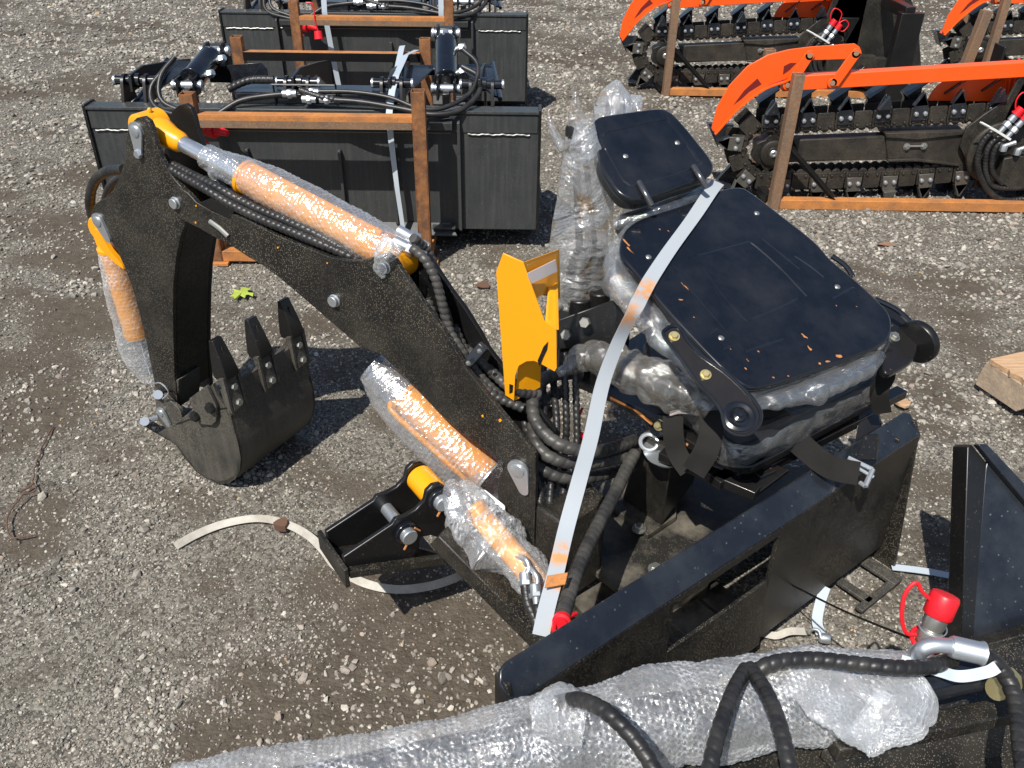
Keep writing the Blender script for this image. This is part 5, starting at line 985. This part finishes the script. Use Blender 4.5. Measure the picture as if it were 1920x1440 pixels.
mb = MB()
for j in range(7): mb.tube(spl([TP(1880+9*j, 185-4*j, .06), TP(1886+9*j, 150-4*j, .08), TP(1884+9*j, 120-4*j, .10)], 4), .004, 6)
mb.build('spring_guard', 'orange red paint', tn_)
mb = MB(); mb.tube_prof(TP(1837, 270, -.04), A(0, -1, 0), [(.008, 0), (.008, .006)], 10); mb.bolt(TP(1832, 305, -.04), A(0, -1, 0), .008); mb.build('bolt', 'zinc plate', dh)
# trencher shipping frame
tf = thing('shipping_frame', 'rusty steel shipping frame with leaning front post around the nearest trencher', 'shipping frame', (2.0, 4.2, 0), 'rusty frames around the trenchers')
mb = MB(); f0 = Z(1449, 390, .0); mb.beam(f0+UP*.0, Y(1498, 138, f0[1]), .050, .050, A(0, 1, 0), hollow=.004); mb.build('post', 'brown steel', tf, .0015)
mb = MB(); mb.beam(Y(1420, 300, 4.50)*A(1, 1, 0), Y(1444, 92, 4.50), .05, .05, A(0, 1, 0), hollow=.004); mb.build('post', 'brown steel', tf, .0015)
mb = MB(); mb.beam(A(2.42, 4.95, .0), A(2.50, 4.95, .75), .05, .05, A(0, 1, 0), hollow=.004); mb.build('post', 'brown steel', tf, .0015)
mb = MB(); mb.beam(f0+A(.026, 0, .028), A(2.95, f0[1]-.01, .028), .052, .046, UP); mb.beam(f0+A(.0, .03, .028), Y(1420, 300, 4.50)*A(1, 1, 0)+UP*.028-A(0, .03, 0), .05, .05, UP); mb.beam(Y(1420, 300, 4.50)*A(1, 1, 0)+A(.03, 0, .028), A(2.9, 4.5, .028), .05, .046, UP); mb.build('base_rail', 'bright rust', tf, .002)
mb = MB(); mb.beam(Y(1478, 274, f0[1]-.0), Y(1570, 380, f0[1]), .006, .034, A(0, 1, 0)); mb.beam(Y(1478, 274, f0[1]-.0)+A(0, .02, 0), Y(1570, 380, f0[1])+A(0, .02, 0), .030, .005, A(0, 1, 0)); mb.beam(Y(1418, 345, 4.2), Y(1442, 372, 4.05), .04, .04, UP); mb.beam(Y(1425, 215, 4.3), Y(1440, 240, 4.2), .04, .04, UP); mb.build('brace', 'black plain paint', tf, .001)
tip1 = CP(1340, 246); tip2 = Y(1168, 72, 1); 
def shift_to(px, py):                          # where the hook tip of another trencher stands, same height
    q = Z(px, py, tip1[2]); return q[0]-tip1[0], q[1]-tip1[1]
dx2, dy2 = shift_to(1166, 72); dx3, dy3 = shift_to(1770, 62)
print('trencher shifts', dx2, dy2, dx3, dy3)
dup(tn_, dx2, dy2, 'black chain trencher with orange crumber arm, second in the row, above the seat headrest')
dup(tf, dx2, dy2, 'rusty steel shipping frame around the second trencher, above the seat headrest')
dup(tn_, dx3, dy3, 'black chain trencher cut off by the top right corner, hook pointing left')
dup(tf, dx3, dy3, 'rusty steel shipping frame around the trencher in the top right corner')

# ================================================================ ATTACHMENT IN THE LOWER RIGHT CORNER
lr = thing('loader_attachment', 'black steel attachment in the lower right corner with a bubble wrapped cylinder and thick hoses', 'loader attachment', (1.0, .95, 0))
mb = MB(); e0_, e1_ = Z(1806, 1205, .12), Z(1816, 833, .46); ev = e1_-e0_; hv = nrm(Z(1925, 1165, .14)-e0_)
def V_(x, y): return PL(x, y, e0_, nrm(np.cross(ev, hv)))
pnl = [V_(1822, 1205), V_(1848, 880), V_(1852, 862), V_(1990, 1030), V_(1990, 1150)]; pn_ = nrm(np.cross(ev, hv)); pn_ = pn_ if pn_@(CAMP-e0_) > 0 else -pn_
mb.prism(pnl, -pn_*.008); pp = mb.build('side_panel', 'black rail paint', lr, .002)
mb = MB(); mb.prism([V_(1803, 1200), V_(1814, 838), V_(1822, 833), V_(1850, 868), V_(1826, 1200)], -pn_*.05+A(0, 0, 0)); mb.build('edge_flange', 'black plain paint', pp, .002)
mb = MB(); mb.prism([V_(1822, 833)+pn_*.02, V_(1840, 832)+pn_*.02, V_(1990, 990)+pn_*.02, V_(1990, 1032)+pn_*.02, V_(1850, 868)+pn_*.02], -pn_*.02); mb.build('top_flange', 'black rail paint', pp, .003)
mb = MB(); mb.prism([V_(1800, 1203), V_(1990, 1150), V_(1990, 1170), V_(1800, 1222)], pn_*.05); mb.prism([Z(1760, 1230, .16), Z(1990, 1180, .16), Z(1990, 1330, .16), Z(1830, 1400, .16)], -UP*.01); mb.build('base_beam', 'black dusty paint', pp, .002)
mb = MB()
mb.prism([Z(1180, 1440, .30), Z(1320, 1385, .30), Z(1700, 1290, .30), Z(2000, 1250, .30), Z(2000, 1560, .30), Z(1100, 1560, .30)], -UP*.27); mb.prism([Z(1640, 1378, .36), Z(1960, 1318, .36), Z(1960, 1400, .30), Z(1600, 1470, .30), Z(1540, 1405, .34)], -UP*.02)
mb.beam(Z(1560, 1400, .38), Z(2000, 1310, .38), .035, .03, UP); mb.build('main_beam', 'black dusty paint', lr, .003)
mb = MB(); y0_, y1_ = Z(1600, 1310, .42), Z(1850, 1255, .42); cylinder_axis(mb, y0_, y1_, .032); mb.tube([Z(360, 1530, .40), Z(860, 1430, .40), Z(1180, 1370, .40), Z(1640, 1300, .41)], [.038, .042, .048, .046], 24); rc = mb.build('hydraulic_cylinder', 'black rail paint', lr, .001)
ax_ = [(330, 1530), (520, 1490), (700, 1455), (860, 1425), (960, 1405), (1060, 1385), (1180, 1365), (1300, 1338), (1420, 1318), (1520, 1305), (1620, 1298), (1700, 1290)]
mb = MB(); crumple_tube(mb, [Z(x, y, .40) for x, y in ax_], [.060, .066, .064, .064, .058, .070, .068, .072, .074, .072, .068, .052], 170, .0026, .13, 7, .0026, .0100, fold=.16, seed=.5); mb.build('bubble_wrap', 'silver bubble wrap', rc, smooth=60)
mb = MB(); crumple_tube(mb, [Z(1480, 1265, .46), Z(1540, 1290, .47), Z(1600, 1330, .46), Z(1640, 1390, .42)], [.03, .055, .055, .028], 110, .0028, .22, 9, .0026, .0100, squash=.22, fold=.3, seed=4.); crumple_tube(mb, [Z(1580, 1245, .45), Z(1650, 1275, .47), Z(1690, 1310, .465), Z(1670, 1350, .45), Z(1610, 1395, .42)], [.03, .048, .050, .040, .02], 110, .0028, .25, 10, .0026, .0100, squash=.25, fold=.35, seed=14.); crumple_tube(mb, [Z(1000, 1350, .46), Z(1050, 1340, .47), Z(1100, 1350, .47)], [.02, .040, .03], 70, .003, .3, 12, .0026, .0100, fold=.3, seed=2.); mb.build('bubble_wrap', 'silver bubble wrap', rc, smooth=60)
for pts, r in (([(1045, 1318, .49), (1085, 1312, .52), (1130, 1330, .54), (1175, 1370, .54), (1210, 1415, .53), (1240, 1470, .52)], .0118),
               ([(1398, 1255, .50), (1378, 1290, .52), (1358, 1340, .53), (1340, 1400, .53), (1325, 1470, .52)], .0118),
               ([(1405, 1252, .50), (1432, 1290, .52), (1455, 1340, .53), (1472, 1400, .53), (1485, 1470, .52)], .0118),
               ([(1412, 1262, .49), (1450, 1243, .50), (1520, 1236, .50), (1600, 1244, .50), (1680, 1252, .50), (1740, 1250, .49), (1785, 1238, .47)], .0125),
               ([(1825, 1222, .50), (1862, 1240, .49), (1890, 1275, .47), (1908, 1330, .46), (1915, 1400, .46), (1925, 1480, .46)], .0135)):
    mb = MB(); hose(mb, ZS(pts), r, .0175, .14, 16, 8); mb.build('hydraulic_hose', 'black rubber', lr)
mb = MB(); mb.tube(spl([Z(1722, 1232, .47), Z(1728, 1218, .495), Z(1750, 1210, .505), Z(1790, 1212, .505)], 8), .0125, 16); fa = Z(1782, 1212, .505); fd = nrm(Z(1835, 1224, .50)-fa); mb.tube_prof(fa, fd, [(.016, 0), (.018, .004), (.018, .045), (.020, .05)], 20); mb.hexa(Z(1722, 1240, .455), UP, .020, .028)
mb.cyl(Z(1852, 1255, .43), Z(1880, 1250, .43), .014, 14); mb.build('hose_fitting', 'zinc plate', lr)
mb = MB(); q = Z(1868, 1292, .44); mb.cyl(q, q+A(.02, .01, -.01), .018, 16); mb.hexa(q+A(.02, .015, 0), A(1, .3, 0), .02, .02); mb.build('bolt', 'gold zinc', lr)
cb = Z(1738, 1200, .46); ct = Z(1772, 1120, .53); cdr = nrm(ct-cb); mb = MB(); mb.tube_prof(cb, cdr, [(.015, -.01), (.019, 0), (.019, .018), (.016, .020), (.0185, .028), (.0185, .05)], 24); cpl = mb.build('hose_coupler', 'worn zinc', lr, .001)
mb = MB(); k0 = cb+cdr*.044; mb.tube_prof(k0, cdr, [(.0215, 0), (.0235, .003), (.0235, .036), (.0215, .040), (.016, .041), (.005, .0415)], 32)
mb.tube(spl([k0+cdr*.030-_r2*.021, k0+cdr*.046-_r2*.042, k0+cdr*.062-_r2*.058-A(0, .0, 0), k0+cdr*.04-_r2*.068, k0-_r2*.058, k0-cdr*.03-_r2*.04, cb-_r2*.022+cdr*.01], 8), .0035, 8)
mb.tube([cb+A(math.cos(t)*.024, math.sin(t)*.024, math.sin(t)*.004) for t in np.linspace(0, 6.28, 24)], .004, 8); mb.build('coupler_cap', 'red plastic', cpl)
mb = MB(); mb.tube([cb+A(math.cos(t)*.022, math.sin(t)*.022, 0)+cdr*.025 for t in np.linspace(0, 6.28, 24)], .0012, 6); mb.build('retaining_wire', 'zinc plate', cpl)
mb = MB(); mb.ribbon(spl([Z(1690, 1238, .46), Z(1760, 1258, .47), Z(1800, 1268, .48), Z(1850, 1260, .49), Z(1870, 1250, .50)], 8), A(0, .6, .6), .018, .001); mb.build('cable_tie', 'pale strap', lr)
mb = MB(); mb.tube(spl([Z(1452, 1080, .10), Z(1560, 1135, .28), Z(1640, 1170, .36), Z(1722, 1202, .44)], 8), .0022, 6); mb.build('thin_wire', 'black plain paint', lr)

# ================================================================ LOOSE THINGS ON THE GROUND
zg = .006
def gstrap(pts, wd, lab, mt='dusty white strap', wv=lambda t: A(0, 1, .3)):
    m1 = MB(); P = []
    for x, y, z in pts: P.append(Z(x, y, z))
    m1.ribbon(resamp(spl(P, 10), .008), wv, wd, .0012); return tag(m1.build('strap', mt), lab, 'strap')
gstrap([(328, 1024, .012), (370, 1001, .012), (420, 982, .014), (480, 972, .016), (530, 980, .02), (575, 1002, .03), (605, 1030, .04), (630, 1062, .03), (680, 1092, .016), (740, 1105, .012), (800, 1100, .012), (850, 1085, .016), (880, 1068, .02)], .021, 'dusty white strap curling over the gravel beneath the left stabilizer foot', wv=lambda t: nrm(A(math.sin(2*t), 1, .5)))
gstrap([(1672, 1063, .012), (1730, 1070, .014), (1786, 1080, .0135)], .022, 'short pale strap offcut lying straight beside the right end of the mount frame', 'pale strap', lambda t: A(0, 1, 0))
gstrap([(1548, 1100, .06), (1538, 1130, .04), (1532, 1165, .02), (1540, 1190, .015)], .024, 'pale strap hanging under the mount frame to a metal hook', 'pale strap', lambda t: A(1, .2*math.cos(3*t), .1))
gstrap([(1425, 1186, .012), (1455, 1192, .014), (1480, 1184, .024), (1510, 1184, .0135)], .018, 'small curled white strap end on soil in front of the mount frame')
mb = MB(); mb.tube(spl([Z(1518, 1188, .02), Z(1522, 1180, .035), Z(1535, 1182, .04), Z(1540, 1196, .03)], 6), .0035, 8); mb.tube_prof(Z(1535, 1195, .02), nrm(A(1, -.3, .1)), [(.008, 0), (.012, .004), (.012, .022), (.009, .026)], 14); tag(mb.build('strap_hook', 'zinc plate'), 'small zinc hook lying on the soil at the strap end', 'hook')
lf = MB(); c_ = Z(455, 549, .02); pts = []
oak = [(0, -.5), (.05, -.2), (.28, -.38), (.20, -.12), (.48, -.1), (.26, .06), (.46, .26), (.18, .22), (.22, .48), (0, .36), (-.24, .5), (-.16, .2), (-.46, .22), (-.24, .02), (-.5, -.14), (-.2, -.14), (-.26, -.4), (-.05, -.2)]
for a_, b_ in ((430, 556), (437, 551), (439, 546), (435, 541), (444, 543), (450, 545), (453, 538), (461, 539), (470, 541), (464, 545), (466, 548), (475, 549), (474, 556), (466, 552), (461, 553), (459, 559), (452, 555), (448, 552), (445, 556), (440, 561), (438, 556)): pts.append(Z(a_, b_, .018+.008*random.random()))
vs = [c_+UP*.004]+pts; lf.add(vs, [(0, i+1, (i+1) % len(pts)+1) for i in range(len(pts))]); lf.tube([c_, c_+A(-.01, -.05, .0)], .001, 5); lo = lf.build('oak_leaf', 'green leaf', None, smooth=0); tag(lo, 'fresh green oak leaf lying on the gravel between bucket teeth and rusty post', 'leaf')
def twig(P, r, lab):
    m1 = MB(); q = resamp(spl([Z(x, y, z) for x, y, z in P], 8), .01); q = q+np.stack([vn3(q*40)*.006, vn3(q*40+9)*.006, np.abs(vn3(q*30))*.006], -1); m1.tube(q, r, 6); return tag(m1.build('twig', 'brown twig'), lab, 'twig')
twig([(100, 800, .01), (76, 845, .012), (62, 895, .012), (66, 920, .016), (40, 930, .02), (15, 965, .012), (20, 1008, .012), (60, 1005, .012)], .0022, 'thin crooked brown twig on the gravel at the left edge')
twig([(40, 925, .012), (55, 915, .0135), (64, 905, .02)], .003, 'short stub of brown twig beside the long crooked one at the left edge')
def scrap(x, y, sx, sy, mt, nm, lab, cat, th=.004):
    m1 = MB(); c_ = Z(x, y, .014); n_ = 8; m1.prism([c_+A(sx*math.cos(t)*random.uniform(.6, 1), sy*math.sin(t)*random.uniform(.6, 1), .004*math.sin(2*t)) for t in np.linspace(0, 5.6, n_)], UP*th); return tag(m1.build(nm, mt), lab, cat)
scrap(1660, 458, .055, .02, 'dry brown leaf', 'dry_leaf', 'dry reddish brown leaf on the gravel between seat and trencher', 'leaf', .002)
scrap(1690, 757, .035, .03, 'split wood', 'bark_chip', 'pale tan wood chip on the gravel right of the seat cushion', 'wood chip', .008)
scrap(905, 535, .035, .035, 'brown twig', 'bark_chip', 'flat brown chip on the gravel left of the orange lever guard', 'wood chip', .004)
scrap(528, 990, .022, .022, 'brown twig', 'clod', 'lump of dark soil touching the curled white strap', 'clod', .02)
# broken pallet corner
pl_ = thing('wood_pallet', 'weathered wooden pallet corner with a broken top board at the right edge', 'pallet', tuple(Z(1880, 740, 0)))
pa, pb_ = Z(1826, 726, .0)+UP*.012, Z(1920, 790, .0)+UP*.012; pd = nrm((pb_-pa)*A(1, 1, 0)); pq = A(-pd[1], pd[0], 0); pq = pq if pq[1] > 0 else -pq
mb = MB(); L = 1.1; mb.prism([pa, pa+UP*.03, pa+pd*.012+UP*.095, pa+pd*L+UP*.095, pa+pd*L, pa+pd*.42, pa+pd*.40+UP*.035, pa+pd*.20+UP*.035, pa+pd*.17], pq*.036)
mb.prism([p+pq*.45 for p in (pa, pa+UP*.03, pa+pd*.012+UP*.095, pa+pd*L+UP*.095, pa+pd*L)], pq*.036); mb.build('stringer', 'pallet wood', pl_, .002)
mb = MB(); tb = [pa+pd*.015+UP*.095, pa+pd*.16+UP*.095]; j = [pa+pd*(.02+.14*k/8)+pq*(random.uniform(-.004, .010))+UP*.095 for k in range(9)]
mb.prism(j+[pa+pd*.16+pq*.9+UP*.095, pa+pd*.03+pq*.9+UP*.095], UP*.018); o_ = mb.build('deck_board', 'split wood', pl_, .001)
for k in (.34, .52, .70, .88): mb = MB(); mb.box(pa+pd*k+pq*.45+UP*.105, pd*.045, pq*.47, UP*.009); mb.build('deck_board', 'pallet wood', pl_, .001)
